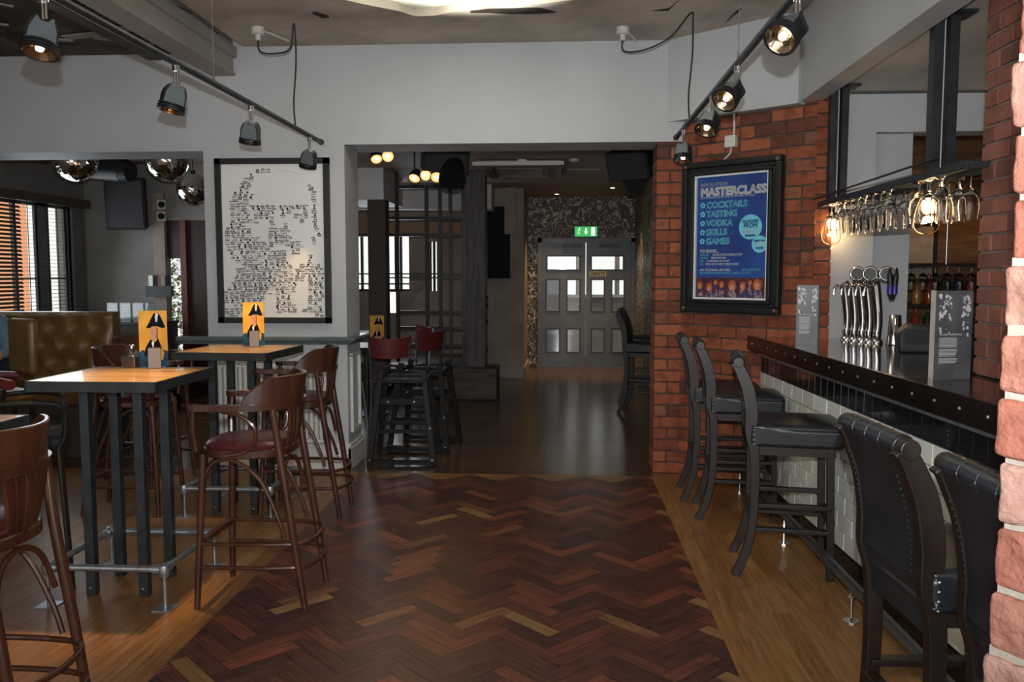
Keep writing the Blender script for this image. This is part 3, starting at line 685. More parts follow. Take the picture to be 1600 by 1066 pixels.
lamp('bar_downlight', 'SPOT', (3.0, 6.9, 2.70), 18, WARM, .05, aim=(3.0, 7.2, 1.2), spot=110)

# ================= BLACK BAR STOOLS =================
def bar_stool():
    t = thing('bar_stool', '', 'bar stool', (0, 0, 0))
    for s in (-1, 1):
        y0, y1 = (s*.19-.02, s*.19+.02)
        bm = nb(); ribbon(bm, [(-.27, 0), (-.225, .10), (-.19, .25), (-.18, .45), (-.185, .64), (-.205, .74), (-.203, .84), (-.222, .96), (-.258, 1.05), (-.285, 1.10)],
                          lambda q: .042+.022*math.exp(-((q-.72)/.25)**2)+(.012 if q > .97 else 0), y0, y1)
        m4 = Matrix.Rotation(R(90), 4, 'X'); cyl(bm, (-.272, y0-.002, 1.098), (-.272, y1+.002, 1.098), .027, seg=16)
        obj('leg', bm, M['stoolwood'], t, bevel=.005)
        bm = nb(); bar(bm, (.195, s*.175, 0), (.18, s*.175, .68), .036); obj('leg', bm, M['stoolwood'], t, bevel=.003)
        for z in (.245, .37): bm = nb(); bar(bm, (-.19, s*.18, z), (.19, s*.175, z), .022, .042, ref=(0, 1, 0)); obj('stretcher', bm, M['stoolwood'], t, bevel=.003)
    for x, z in ((.19, .30), (-.19, .33)): bm = nb(); bar(bm, (x, -.175, z), (x, .175, z), .022, .042, ref=(1, 0, 0)); obj('stretcher', bm, M['stoolwood'], t, bevel=.003)
    bm = nb(); bx(bm, (.005, 0, .655), (.40, .38, .05)); obj('seat_rail', bm, M['stoolwood'], t)
    bm = nb(); vs = bx(bm, (.015, 0, .73), (.45, .43, .115)); 
    bmesh.ops.subdivide_edges(bm, edges=bm.edges[:], cuts=5, use_grid_fill=True)
    for v in bm.verts:
        if v.co.z > .78: v.co.z += .020*(1-((v.co.x-.015)/.225)**2)*(1-(v.co.y/.215)**2)
        v.co.x += .01*(v.co.x > .2)*(1-(v.co.y/.215)**2)
    seat = obj('seat', bm, M['leather'], t, bevel=.022, seg=3, smooth=True)
    bm = nb()
    for i in range(17):
        y = -.2+i*.025
        for xx in (): lathe(bm, [(0, .004), (.005, .002), (.006, 0)], seg=6, M4=Matrix.Translation((xx, y, .685)) @ Matrix.Rotation(R(-90), 4, 'Y'))
    for s in (-1, 1):
        for i in range(4): lathe(bm, [(0, .004), (.005, .002), (.006, 0)], seg=6, M4=Matrix.Translation((-.19, s*.216, .685+i*.025)) @ Matrix.Rotation(R(-90*s), 4, 'X'))
    obj('studs', bm, M['brushed'], seat)
    bm = nb(); ribbon(bm, [(-.205, .74), (-.203, .84), (-.222, .96), (-.256, 1.05), (-.275, 1.095)], .05, -.172, .172); cyl(bm, (-.272, -.172, 1.10), (-.272, .172, 1.10), .031, seg=18)
    br = obj('backrest', bm, M['leather'], t, bevel=.006, smooth=True)
    bm = nb(); ribbon(bm, [(-.18, .60), (-.185, .66), (-.205, .745)], .03, -.172, .172); obj('lower_back_panel', bm, M['leather'], t, bevel=.004)
    bm = nb()
    for s in (-1, 1):
        for i in range(16):
            q = i/15; z = .77+.25*q; x = -.232-.045*q*q; lathe(bm, [(0, .003), (.0035, .002), (.0045, 0)], seg=6, M4=Matrix.Translation((x-.004, s*.158, z)) @ Matrix.Rotation(R(-90), 4, 'Y'))
    pass
    obj('back_studs', bm, M['black'], br)
    for i in range(3): bm = nb(); tube(bm, [(-.272+.0315*math.cos(a), -.085+i*.085, 1.10+.0315*math.sin(a)) for a in [j*math.pi/5 for j in range(10)]], .0016, 4, n=1, closed=True); obj('seam', bm, M['leather'], br)
    return t
st = bar_stool()
SL = [((1.10, 5.86), -4, 'black leather high back bar stool farthest along the bar, closest to the brick wall'),
      ((1.145, 5.44), -6, 'black leather bar stool second from the brick wall, overlapping the farthest one'),
      ((1.185, 4.43), -9.5, 'black leather bar stool seen side-on in the middle of the row at the bar'),
      ((1.135, 2.37), 3, 'large black leather bar stool in the right foreground, its full back in view'),
      ((1.17, 1.80), 0, 'nearest black leather bar stool, cut off by the pale brick corner at right'),
      ((.93, 9.45), -14, 'black bar stool in the back room against the papered wall, behind the brick pier'),
      ((.98, 10.3), -10, 'black bar stool farther back in the back room, partly hidden by another stool')]
for i, (p, rz, lb) in enumerate(SL):
    g = 'black leather bar stools'
    if i == 0: st.location = (*p, 0); st.rotation_euler = (0, 0, R(rz)); st['label'] = lb; st['group'] = g
    else: dup(st, (*p, 0), R(rz), lb, g)

# ================= BENTWOOD BAR ARMCHAIRS =================
def wood_stool():
    t = thing('bentwood_bar_chair', '', 'bar chair', (0, 0, 0)); W_ = M['bentwood']
    for s in (-1, 1):
        bm = nb(); tube(bm, [(.20, s*.212, 0), (.185, s*.19, .35), (.165, s*.175, .71)], lambda q: .0145+.004*q, 10, n=4); obj('leg', bm, W_, t, smooth=True)
        bm = nb(); tube(bm, [(-.295, s*.178, 0), (-.245, s*.178, .35), (-.19, s*.172, .72), (-.165, s*.185, .93)], lambda q: .0145+.004*math.sin(q*3), 10, n=4); obj('leg', bm, W_, t, smooth=True)
        # arched brace under the seat
        bm = nb(); tube(bm, [(.165, s*.182, .60), (.12, s*.165, .675), (.03, s*.155, .68), (-.09, s*.165, .60), (-.17, s*.172, .44), (-.205, s*.172, .33)], .010, 8); obj('brace', bm, W_, t, smooth=True)
        # arm support: front post and curled loop
        bm = nb(); tube(bm, [(.185, s*.205, .735), (.19, s*.222, .83), (.185, s*.228, .925)], .012, 8); obj('arm_post', bm, W_, t, smooth=True)
        bm = nb(); tube(bm, [(.06, s*.23, .925), (-.03, s*.232, .905), (-.095, s*.228, .85), (-.085, s*.215, .77), (-.03, s*.206, .73), (.05, s*.2, .715)], .0105, 8); obj('arm_loop', bm, W_, t, smooth=True)
    bm = nb(); tube(bm, [(.17, -.15, .61), (.16, -.09, .665), (.155, 0, .68), (.16, .09, .665), (.17, .15, .61)], .010, 8); obj('brace', bm, W_, t, smooth=True)
    bm = nb(); tube(bm, [(-.20, -.15, .50), (-.185, -.10, .63), (-.18, 0, .675), (-.185, .10, .63), (-.20, .15, .50)], .010, 8); obj('brace', bm, W_, t, smooth=True)
    # seat frame and pad
    def ring(a, rx=.205): 
        c_, s_ = math.cos(a), math.sin(a); k = 1/((abs(c_)**3+abs(s_)**3)**(1/3)); return (rx*k*c_*1.0, rx*k*s_*(1.0-.08*(c_ < 0)*abs(c_)))
    bm = nb(); P = [ring(2*math.pi*i/32) for i in range(32)]; prism(bm, P, .698, .738); obj('seat_frame', bm, W_, t, bevel=.006, smooth=True)
    bm = nb(); rings = []
    for (k, z) in ((.93, .736), (.955, .750), (.90, .764), (.6, .776), (.25, .780)): rings.append([bm.verts.new((p[0]*k, p[1]*k, z)) for p in P])
    for A, Bq in zip(rings, rings[1:]):
        for i in range(32): bm.faces.new((A[i], A[(i+1) % 32], Bq[(i+1) % 32], Bq[i]))
    bm.faces.new(rings[0][::-1]); bm.faces.new(rings[-1]); obj('seat_pad', bm, M['burgundy'], t, smooth=True)
    # arm rail: flat bent band round the back, widening into crest
    def band(bm, pts, hz, tk):
        P = smooth_pts([(p[0], p[1], 0) for p in pts], 6); rings = []; m = len(P)
        for i, p in enumerate(P):
            a = P[max(0, i-1)]; b = P[min(m-1, i+1)]; tt = (b-a).normalized(); nn = Vector((-tt.y, tt.x, 0)); q = i/(m-1); z0, z1 = hz(q); th = tk(q) if callable(tk) else tk; lean = (z1-z0)*.22
            ax, bx_ = p+nn*th/2, p-nn*th/2
            out = Vector((-1, 0, 0))*lean*max(0, 1-abs(q-.5)*2.6)
            rings.append([bm.verts.new((ax.x, ax.y, z0)), bm.verts.new((bx_.x, bx_.y, z0)), bm.verts.new((bx_.x+out.x, bx_.y, z1)), bm.verts.new((ax.x+out.x, ax.y, z1))])
        for A, Bq in zip(rings, rings[1:]):
            for k in range(4): bm.faces.new((A[k], A[(k+1) % 4], Bq[(k+1) % 4], Bq[k]))
        bm.faces.new(rings[0][::-1]); bm.faces.new(rings[-1])
    arc = [(.20, .215), (.17, .235), (.05, .238), (-.08, .225), (-.17, .165), (-.215, .08), (-.225, 0), (-.215, -.08), (-.17, -.165), (-.08, -.225), (.05, -.238), (.17, -.235), (.20, -.215)]
    bm = nb(); band(bm, arc, lambda q: (.925, .953), lambda q: .038+.014*(abs(q-.5) > .42)); obj('arm_rail', bm, W_, t, bevel=.006, smooth=True)
    arc2 = [(-.04, .233), (-.10, .215), (-.17, .165), (-.215, .08), (-.225, 0), (-.215, -.08), (-.17, -.165), (-.10, -.215), (-.04, -.233)]
    bm = nb(); band(bm, arc2, lambda q: (.93, .96+.115*min(1, max(0, 1-abs(q-.5)*2)*2.4)**.8), .020); obj('crest_rail', bm, W_, t, bevel=.005, smooth=True)
    # fan splat of five converging slats
    for i in range(-2, 3):
        bm = nb(); yt, yb = i*.046, i*.024; P = []
        for q in (0, .25, .5, .75, 1):
            z = .715+.235*q; x = -.195-.03*q-.012*math.sin(q*3.1)-abs(i)*-.006; y = yb+(yt-yb)*q**.8; hw = (.0115+.0105*q**.8); P.append((x, y, z, hw))
        rg = []
        for (x, y, z, hw) in P: rg.append([bm.verts.new((x+.007, y-hw, z)), bm.verts.new((x+.007, y+hw, z)), bm.verts.new((x-.007, y+hw, z)), bm.verts.new((x-.007, y-hw, z))])
        for A, Bq in zip(rg, rg[1:]):
            for k in range(4): bm.faces.new((A[k], A[(k+1) % 4], Bq[(k+1) % 4], Bq[k]))
        bm.faces.new(rg[0][::-1]); bm.faces.new(rg[-1]); obj('splat', bm, W_, t, bevel=.002)
    # stretcher hoops and front footrest
    for z, fx in ((.30, .187), (.19, .193)):
        k = .262-(.30-z)*-.1
        bm = nb(); tube(bm, [(fx, .196, z), (0, .196, z), (-.16, .19, z), (-k-.02, .15, z), (-k-.055, 0, z), (-k-.02, -.15, z), (-.16, -.19, z), (0, -.196, z), (fx, -.196, z)], .0105, 8); obj('stretcher_hoop', bm, W_, t, smooth=True)
    bm = nb(); bar(bm, (.19, -.195, .30), (.19, .195, .30), .03, .03); obj('footrest', bm, W_, t, bevel=.006)
    return t
ws = wood_stool()
WL = [((-1.475, 3.905), 180, 'mahogany bentwood bar chair with a burgundy seat, right of the nearer square table'),
      ((-1.70, 5.33), 182, 'mahogany bentwood bar chair by the white pillar, beside the farther square table'),
      ((-1.885, 2.50), 180, 'mahogany bentwood bar chair in the left foreground showing its fan back'),
      ((-2.76, 5.30), 4, 'dark bentwood bar chair on the far side of the farther table, near the radiator'),
      ((-3.08, 6.12), -20, 'dark bentwood bar chair in shadow behind the farther table, at the opening edge')]
for i, (p, rz, lb) in enumerate(WL):
    g = 'bentwood bar chairs'
    if i == 0: ws.location = (*p, 0); ws.rotation_euler = (0, 0, R(rz)); ws['label'] = lb; ws['group'] = g
    else: dup(ws, (*p, 0), R(rz), lb, g)

# ================= POSEUR TABLES =================
def poseur(rail=True):
    t = thing('poseur_table', '', 'table', (0, 0, 0))
    bm = nb(); uv = bm.loops.layers.uv.new('uv')
    for i in range(8):
        w_ = .61/8; y = -.305+i*w_; vs0 = len(bm.verts); 
        ou = random.random()*20
        bx(bm, (0, y+w_/2, 1.042), (.60, w_-.0006, .026))
    for f in bm.faces:
        for l in f.loops: l[uv].uv = (l.vert.co.x+round(f.calc_center_median().y*13), l.vert.co.y)
    obj('top', bm, M['tabletop'], t)
    bm = nb()
    for s in (-1, 1): bb(bm, (s*.300, -.313, 1.008), (s*.308, .313, 1.056)); bb(bm, (-.308, s*.305, 1.008), (.308, s*.313, 1.056))
    bb(bm, (-.30, -.305, 1.01), (.30, .305, 1.028)); obj('steel_edge', bm, M['steel'], t)
    for x in (-.13, .13):
        for y in (-.13, .13):
            bm = nb(); bb(bm, (x-.022, y-.022, 0), (x+.022, y+.022, 1.01)); lg = obj('leg', bm, M['steel'], t, bevel=.002)
            bm = nb(); cyl(bm, (x, y-.0235, .04), (x, y-.021, .04), .005, seg=8); obj('bolt', bm, M['chrome'], lg)
    return t
def foot_frame():
    t = thing('pipe_footrest', '', 'footrest', (0, 0, 0)); a = .278; z = .185
    bm = nb()
    for p, q in (((-a, -a), (a, -a)), ((a, -a), (a, a)), ((a, a), (-a, a)), ((-a, a), (-a, -a))): cyl(bm, (*p, z), (*q, z), .0165, seg=14)
    obj('pipe_ring', bm, M['galv'], t, smooth=True)
    for x in (-a, a):
        for y in (-a, a):
            bm = nb(); m4 = Matrix.Translation((x, y, z)); lathe(bm, [(0, -.035), (.020, -.035), (.024, -.02), (.027, 0), (.022, .02), (0, .027)], seg=14, M4=m4)
            cyl(bm, (x, y, z), (x-math.copysign(.05, x), y, z), .0225, seg=14); cyl(bm, (x, y, z), (x, y-math.copysign(.05, y), z), .0225, seg=14); obj('elbow_fitting', bm, M['galv'], t, smooth=True)
            bm = nb(); cyl(bm, (x, y, .004), (x, y, z-.03), .0095, seg=10); obj('foot_post', bm, M['galv'], t, smooth=True)
            bm = nb(); bb(bm, (x-.045, y-.045, 0), (x+.045, y+.045, .006)); obj('floor_plate', bm, M['galv'], t)
    return t
tb = poseur(); tb.location = (-2.12, 3.965, 0); tag(tb, 'nearer tall square table with striped oak top on four steel legs', 'table', 'tall square tables')
dup(tb, (-2.09, 5.36, 0), R(-3), 'farther tall square table in front of the radiator', 'tall square tables')
dup(tb, (-2.14, 2.47, 0), 0, 'tall square table of which only a corner shows at the left edge', 'tall square tables')
ff = foot_frame(); ff.location = (-2.10, 3.965, 0); tag(ff, 'galvanised pipe footrest frame around the legs of the nearer table', 'footrest', 'pipe footrests')
dup(ff, (-2.11, 5.41, 0), 0, 'galvanised pipe footrest frame around the legs of the farther table', 'pipe footrests')
# menus and condiments on the tables
def menu(label, loc, rz, sc=1.0, group='golden menus'):
    t = thing('menu_card', label, 'menu', loc, rz, group); w_, h = .135*sc, .29*sc
    bm = nb(); bb(bm, (-w_/2, -.004, .0), (w_/2, .0, h)); bb(bm, (-w_/2, .0, .0), (w_/2, .022, h-.004)); bd = obj('pages', bm, M['card'], t)
    m4 = frame4((-w_/2, -.0055, 0), (1, 0, 0), (0, 0, 1)) @ Matrix.Diagonal((w_, h, 1, 1))
    def P(nm, m, pts, z): bm = nb(); flatpoly(bm, [(x, y, z) for x, y in pts], m4); obj(nm, bm, m, bd)
    bm = nb(); flatpoly(bm, [(0, 0, .0), (1, 0, .0), (1, 1, .0), (0, 1, .0)], m4); obj('golden_cover', bm, M['gold'], bd)
    P('painted_coat', M['navy'], [(0, 0), (1, 0), (1, .27), (.85, .30), (.7, .24), (.3, .24), (.12, .31), (0, .26)], .0006)
    P('painted_shirt', M['pwhite'], [(.47, .33), (.50, .33), (.53, .44), (.48, .46)], .0010)
    P('painted_lapel', M['lapel'], [(.16, .20), (.84, .20), (.80, .33), (.72, .44), (.66, .52), (.60, .45), (.5, .44), (.42, .50), (.34, .44), (.22, .34)], .0008)
    P('painted_face', M['skinwarm'], [(.43, .48), (.5, .46), (.58, .50), (.62, .60), (.60, .71), (.44, .70), (.40, .60)], .0010)
    P('painted_hat', M['navydark'], [(.26, .70), (.36, .685), (.5, .72), (.64, .72), (.84, .685), (.94, .70), (.86, .80), (.78, .90), (.68, .97), (.54, .95), (.44, .86), (.36, .78)], .0014)
    P('painted_hair', mat('printed_auburn', (.30, .09, .025), .6), [(.58, .52), (.66, .50), (.68, .60), (.66, .70), (.60, .70), (.63, .6)], .0013)
    P('painted_plume', M['silver_print'], [(.60, .80), (.66, .80), (.70, .95), (.62, .97), (.58, .9)], .0018)
    P('painted_cravat', M['pwhite'], [(.44, .44), (.52, .45), (.50, .40), (.46, .36)], .0016)
    P('painted_gold_braid', M['gold'], [(.50, .10), (.82, .12), (.88, .26), (.74, .34), (.60, .26), (.46, .2)], .0012)
    return t
def holder(label, loc, rz):
    t = thing('menu_holder', label, 'menu holder', loc, rz, 'steel menu holders')
    bm = nb(); bb(bm, (-.026, -.062, 0), (.036, -.012, .105)); obj('front_block', bm, M['holder'], t, bevel=.002)
    bm = nb(); bb(bm, (-.055, .026, 0), (.055, .036, .09)); bb(bm, (-.055, -.012, -.0), (.055, .036, .003)); obj('back_plate', bm, M['holder'], t)
    return t
TZ = 1.0565
a = atz(241, 574, TZ); menu('golden officer menu card standing on the nearer tall table', (a.x, a.y, TZ+.004), R(24))
holder('brushed steel menu holder on the nearer tall table', (a.x, a.y, TZ), R(24))
a2 = atz(397, 541, TZ); menu('golden officer menu card on the farther tall table, below the portrait', (a2.x, a2.y, TZ+.004), R(18)); holder('brushed steel menu holder on the farther tall table', (a2.x, a2.y, TZ), R(18))
p = atz(207, 573, TZ); t = thing('condiment_box', 'small steel box beside the menu on the nearer table', 'box', (p.x, p.y, TZ), R(-14)); bm = nb(); bb(bm, (-.045, -.03, 0), (.04, .03, .055)); obj('box_body', bm, M['brushed'], t, bevel=.002)
t = thing('salt_shaker', 'small glass salt shaker with chrome cap above the steel box', 'salt shaker', (p.x-.0, p.y, TZ+.0555)); bm = nb(); lathe(bm, [(0, 0), (.016, 0), (.017, .03), (.012, .04), (0, .04)], seg=14); obj('jar', bm, M['glass'], t, smooth=True); bm = nb(); lathe(bm, [(.013, .0405), (.014, .055), (.008, .062), (0, .063)], seg=14); obj('cap', bm, M['chrome'], t, smooth=True)

# ================= TRACK LIGHTS =================
M['spotgrey'] = mat('spotlight_grey_metal', (.11, .13, .14), .45, .2)
TRZ = 2.53
def track(name, label, X, y0, y1, wires, feed, outlet, hook):
    t = thing(name, label, 'lighting track', (X, y1, TRZ))
    bm = nb(); cyl(bm, (0, y0-y1, 0), (0, 0, 0), .017, seg=16); obj('rail', bm, M['steel'], t, smooth=True)
    bm = nb(); cyl(bm, (0, -.005, 0), (0, .012, 0), .022, seg=16); obj('end_cap', bm, M['black'], t, smooth=True)
    for y in wires:
        bm = nb(); cyl(bm, (0, y-y1, .015), (0, y-y1, 3.27-TRZ), .0018, seg=5); obj('suspension_wire', bm, M['galv'], t)
        bm = nb(); cyl(bm, (0, y-y1, .012), (0, y-y1, .05), .006, seg=8); obj('wire_grip', bm, M['chrome'], t)
    return t
track('lighting_track', 'black suspended spotlight track running along the left side above the tables', -1.82, 2.0, 6.36, (4.40, 2.3), 0, 0, 0)
track('lighting_track', 'black suspended spotlight track on the right, along the bar bulkhead', .82, 2.0, 6.30, (4.117, 2.3), 0, 0, 0)
def feed(label, o, pts):
    O = Vector(o); t = thing('power_cable', label, 'cable', tuple(O))
    bm = nb(); tube(bm, [Vector(p)-O for p in pts], .006, 6, n=6); obj('flex', bm, M['rubber'], t, smooth=True)
    return t
def outlet(label, o):
    t = thing('ceiling_outlet', label, 'outlet', tuple(o))
    bm = nb(); lathe(bm, [(.045, 0), (.045, -.045), (.04, -.05), (0, -.05)], seg=20); obj('box', bm, M['ivory'], t, smooth=True)
    bm = nb(); cyl(bm, (0, 0, -.05), (0, 0, -.09), .02, seg=14); obj('gland', bm, M['ivory'], t, smooth=True)
    bm = nb(); cyl(bm, (.03, .0, -.02), (.12, .30, -.012), .009, seg=8); obj('conduit', bm, M['ivory'], t)
for (ox, hx, tx, cx_, y, lab, px) in ((403, 467, 467, 435, 5.75, 'left', -1.82), (973, 1072, 1072, 1015, 5.66, 'right', .82)):
    oz = atz(ox, 43, 3.273); outlet('white round ceiling outlet feeding the %s track' % lab, oz)
    hk = Vector((px, y, 3.22)); a = Vector((oz.x, oz.y, 3.19))
    mid = at(cx_-8, 84 if lab == 'left' else 78, 5.85); m2 = at(cx_+18 if lab == 'left' else cx_+32, 76 if lab == 'left' else 58, 5.8)
    feed('black power cable looping from the ceiling outlet down to the %s track' % lab, a, [a, a+Vector((.01, 0, -.08)), mid, m2, hk, hk+Vector((.012, 0, -.08)), (px+.012, y, 2.95), (px-.008, y, 2.7), (px, y, 2.545)])
def spotlight(X, Y, label, tilt, yaw, lit, energy=0, aimsz=40, group='track spotlights', twist=0):
    t = thing('track_spotlight', label, 'spotlight', (X, Y, TRZ-.012), 0, group)
    bm = nb(); cyl(bm, (0, 0, 0.0), (0, 0, -.028), .017, seg=14); obj('track_clamp', bm, M['chrome'], t, smooth=True)
    bm = nb(); cyl(bm, (-.006, 0, -.02), (-.006, 0, -.085), .005, seg=8); cyl(bm, (.006, 0, -.02), (.006, 0, -.085), .005, seg=8); obj('stem', bm, M['chrome'], t, smooth=True)
    m4 = Matrix.Translation((0, 0, -.09)) @ Matrix.Rotation(R(yaw), 4, 'Z') @ Matrix.Rotation(R(tilt), 4, 'X')   # head points local -Z
    sh = [(-.030, -.012), (-.024, 0), (-.012, -.018), (.012, -.018), (.024, 0), (.034, -.008), (.045, -.03), (.049, -.055), (.048, -.085), (.053, -.10), (-.053, -.10), (-.048, -.085), (-.049, -.055), (-.045, -.03), (-.034, -.008)]
    tw = Matrix.Rotation(R(twist), 4, 'Z'); bm = nb(); prism(bm, sh, -.031, .031, M4=m4 @ tw @ Matrix.Rotation(R(90), 4, 'X')); obj('head', bm, M['spotgrey'], t, bevel=.002)
    bm = nb(); prism(bm, [(p[0]*1.05, p[1]*1.0-.001) for p in sh[5:10]]+[(.046, -.098), (.043, -.05), (.03, -.012)], -.033, .033, M4=m4 @ tw @ Matrix.Rotation(R(90), 4, 'X')); prism(bm, [(-p[0]*1.05, p[1]*1.0-.001) for p in sh[5:10]]+[(-.046, -.098), (-.043, -.05), (-.03, -.012)], -.033, .033, M4=m4 @ tw @ Matrix.Rotation(R(90), 4, 'X')); obj('side_shell', bm, M['black'], t)
    bm = nb()
    for k in range(3): lathe(bm, [(.054, -.096-k*.012), (.062+.001*k, -.098-k*.012), (.062+.001*k, -.104-k*.012), (.054, -.106-k*.012)], seg=28, M4=m4, caps=False)
    obj('cooling_fins', bm, M['black'], t, smooth=True)
    bm = nb(); lathe(bm, [(.055, -.128), (.050, -.124), (.040, -.108), (.018, -.098), (0, -.096)], seg=28, M4=m4, caps=False); obj('reflector', bm, mat('spot_reflector', (.8, .68, .5), .12, 1), t, smooth=True)
    bm = nb(); lathe(bm, [(0, -.120), (.012, -.117), (.014, -.108), (.010, -.10), (0, -.098)], seg=16, M4=m4); obj('lamp_capsule', bm, M['bulb'] if lit else M['bulbdim'], t, smooth=True)
    if energy:
        tgt = m4 @ Vector((0, 0, -1)) if 1 else None; pos = m4 @ Vector((0, 0, -.135)); dr = (m4.to_3x3() @ Vector((0, 0, -1)))
        l = lamp('spot_beam', 'SPOT', pos, energy, WARM, .03, aim=pos+dr, spot=aimsz, blend=.8); l.parent = t
def aimang(src, tgt):      # tilt/yaw so that local -Z points to target
    d = (Vector(tgt)-Vector(src)).normalized(); tilt = math.degrees(math.acos(-d.z)); yaw = math.degrees(math.atan2(-d.x, d.y)) ; return tilt, yaw
def sp(X, Y, label, tgt, lit, energy, sz, tw=0): tl, yw = aimang((X, Y, TRZ-.1), tgt); spotlight(X, Y, label, tl, yw, lit, energy, sz, twist=tw-yw)
sp(-1.82, 2.944, 'spotlight nearest the camera on the left track, glowing faintly', (-1.85, 2.5, 1.0), 1, 14, 50, 35)
sp(-1.82, 3.96, 'second spotlight along the left track, tilted over the near table', (-2.1, 3.8, 1.05), 1, 130, 44, 40)
sp(-1.82, 4.92, 'third grey spotlight on the left track seen from behind', (-2.1, 5.35, 1.05), 2, 80, 38, 5)
sp(-1.82, 6.07, 'small black spotlight at the far end of the left track, over the portrait', (-2.12, 6.49, 1.30), 1, 22, 28, 0)
sp(.82, 3.10, 'brightly lit spotlight nearest the camera on the right track', (-.5, 2.0, 1.0), 1, 16, 60, -50)
sp(.82, 4.13, 'second brightly lit spotlight on the right track', (-.4, 3.0, 1.0), 1, 16, 60, -50)
sp(.82, 4.80, 'third spotlight on the right track, pointing down past the blue poster', (.25, 4.1, 1.0), 1, 8, 50, -45)
sp(.82, 5.90, 'small black spotlight at the far end of the right track beside the poster frame', (.70, 5.4, .9), 1, 8, 50, -35)

# ================= PORTRAIT =================
a = at(338, 252, WY); b = at(518, 505, WY); pw, ph = .90, 1.275
t = thing('framed_portrait', 'large black framed print of a bearded face made of tiny black marks', 'picture', (-2.245, WY, 1.155))
bm = nb()
for (p, q) in (((-pw/2, -.03, 0), (-pw/2+.047, 0, ph)), ((pw/2-.047, -.03, 0), (pw/2, 0, ph)), ((-pw/2, -.03, 0), (pw/2, 0, .045)), ((-pw/2, -.03, ph-.045), (pw/2, 0, ph))): bb(bm, p, q)
obj('frame', bm, M['black'], t)
bm = nb(); bb(bm, (-pw/2+.04, -.012, .04), (pw/2-.04, -.003, ph-.04)); pr = obj('print', bm, M['paper'], t)
rows = {1: [(275, 370)], 2: [(240, 268)], 3: [(212, 252)], 4: [(200, 246), (548, 560)], 5: [(184, 246), (552, 578)], 6: [(155, 255), (568, 598)], 7: [(150, 258), (566, 598)], 8: [(140, 255), (568, 598)],
 9: [(140, 225), (245, 372), (395, 545), (572, 600)], 10: [(140, 235), (262, 370), (400, 465), (520, 552), (565, 602)], 11: [(135, 245), (262, 358), (405, 440), (468, 545), (570, 602)], 12: [(135, 282), (340, 372), (410, 422), (500, 530), (572, 600)],
 13: [(132, 216), (348, 372), (415, 432), (575, 592)], 14: [(108, 242), (340, 444), (580, 612)], 15: [(105, 256), (340, 450), (588, 612)], 16: [(105, 135), (150, 285), (335, 452), (560, 592)], 17: [(108, 332), (340, 508), (565, 590)],
 18: [(118, 355), (450, 512)], 19: [(128, 165), (180, 430), (455, 512)], 20: [(138, 172), (196, 425), (545, 580)], 21: [(160, 192), (198, 445), (540, 575)], 22: [(196, 450), (500, 600)], 23: [(160, 470), (476, 626)], 24: [(158, 470), (476, 520), (535, 626)],
 25: [(150, 520), (540, 626)], 26: [(134, 492), (540, 626)], 27: [(110, 465), (540, 622)], 28: [(95, 340), (365, 470), (540, 626)], 29: [(95, 300), (370, 462), (540, 626)], 30: [(95, 290), (370, 462), (540, 610)], 31: [(140, 290), (365, 470), (540, 602)], 32: [(95, 290), (370, 470), (510, 612)], 33: [(98, 180), (570, 612)]}
rr = random.Random(11); bm = nb(); x0, y0 = -pw/2+.047, ph-.045; kx = (pw-.094)/(627-90); ky = (ph-.09)/(855-62)
def mark(bm, cx, cy, s):
    k = rr.random(); Y_ = -.0126
    def q(pts): flatpoly(bm, [(cx+x*s, Y_, cy+z*s) for x, z in pts])
    if k < .5:      # a tiny word: row of blocks with a bar
        n_ = rr.randint(3, 5); w_ = 1.9/n_
        for i in range(n_): q([(-.95+i*w_, -.22), (-.95+(i+.72)*w_, -.22), (-.95+(i+.72)*w_, .25), (-.95+i*w_, .25)])
        if rr.random() < .5: q([(-.9, -.48), (.9, -.48), (.9, -.36), (-.9, -.36)])
    elif k < .68:    # roundel
        for i in range(10):
            a_, b_ = i*.628, (i+1)*.628; q([(math.cos(a_)*.7, math.sin(a_)*.55), (math.cos(b_)*.7, math.sin(b_)*.55), (math.cos(b_)*.5, math.sin(b_)*.37), (math.cos(a_)*.5, math.sin(a_)*.37)])
        q([(-.8, -.12), (.8, -.12), (.8, .12), (-.8, .12)])
    elif k < .85:    # wavy flourish
        for i in range(6):
            a_, b_ = -.95+i*.32, -.95+(i+1)*.32; f = lambda x: .3*math.sin(x*4); q([(a_, f(a_)-.09), (b_, f(b_)-.09), (b_, f(b_)+.09), (a_, f(a_)+.09)])
    else:
        q([(-.35, -.45), (.35, -.45), (.5, .1), (0, .5), (-.5, .1)])
for r_, segs in rows.items():
    yy = 62+23.3*(r_+.5)
    for (s0, s1) in segs:
        for dy in (-6, 6):
            x = s0+rr.uniform(4, 12)
            while x < s1-4:
                w_ = rr.uniform(23, 33)
                mark(bm, x0+(x-90)*kx, y0-(yy-62+dy+rr.uniform(-2, 2))*ky, .0195*rr.uniform(.85, 1.15)); x += w_
for i in range(9): x = 385+i*12; flatpoly(bm, [(x0+(x-90)*kx+u, -.0126, y0-(28+i*2.4)*ky+v) for u, v in ((0, 0), (.006, 0), (.006, .004), (0, .004))])
obj('ink_marks', bm, M['ink'], pr)
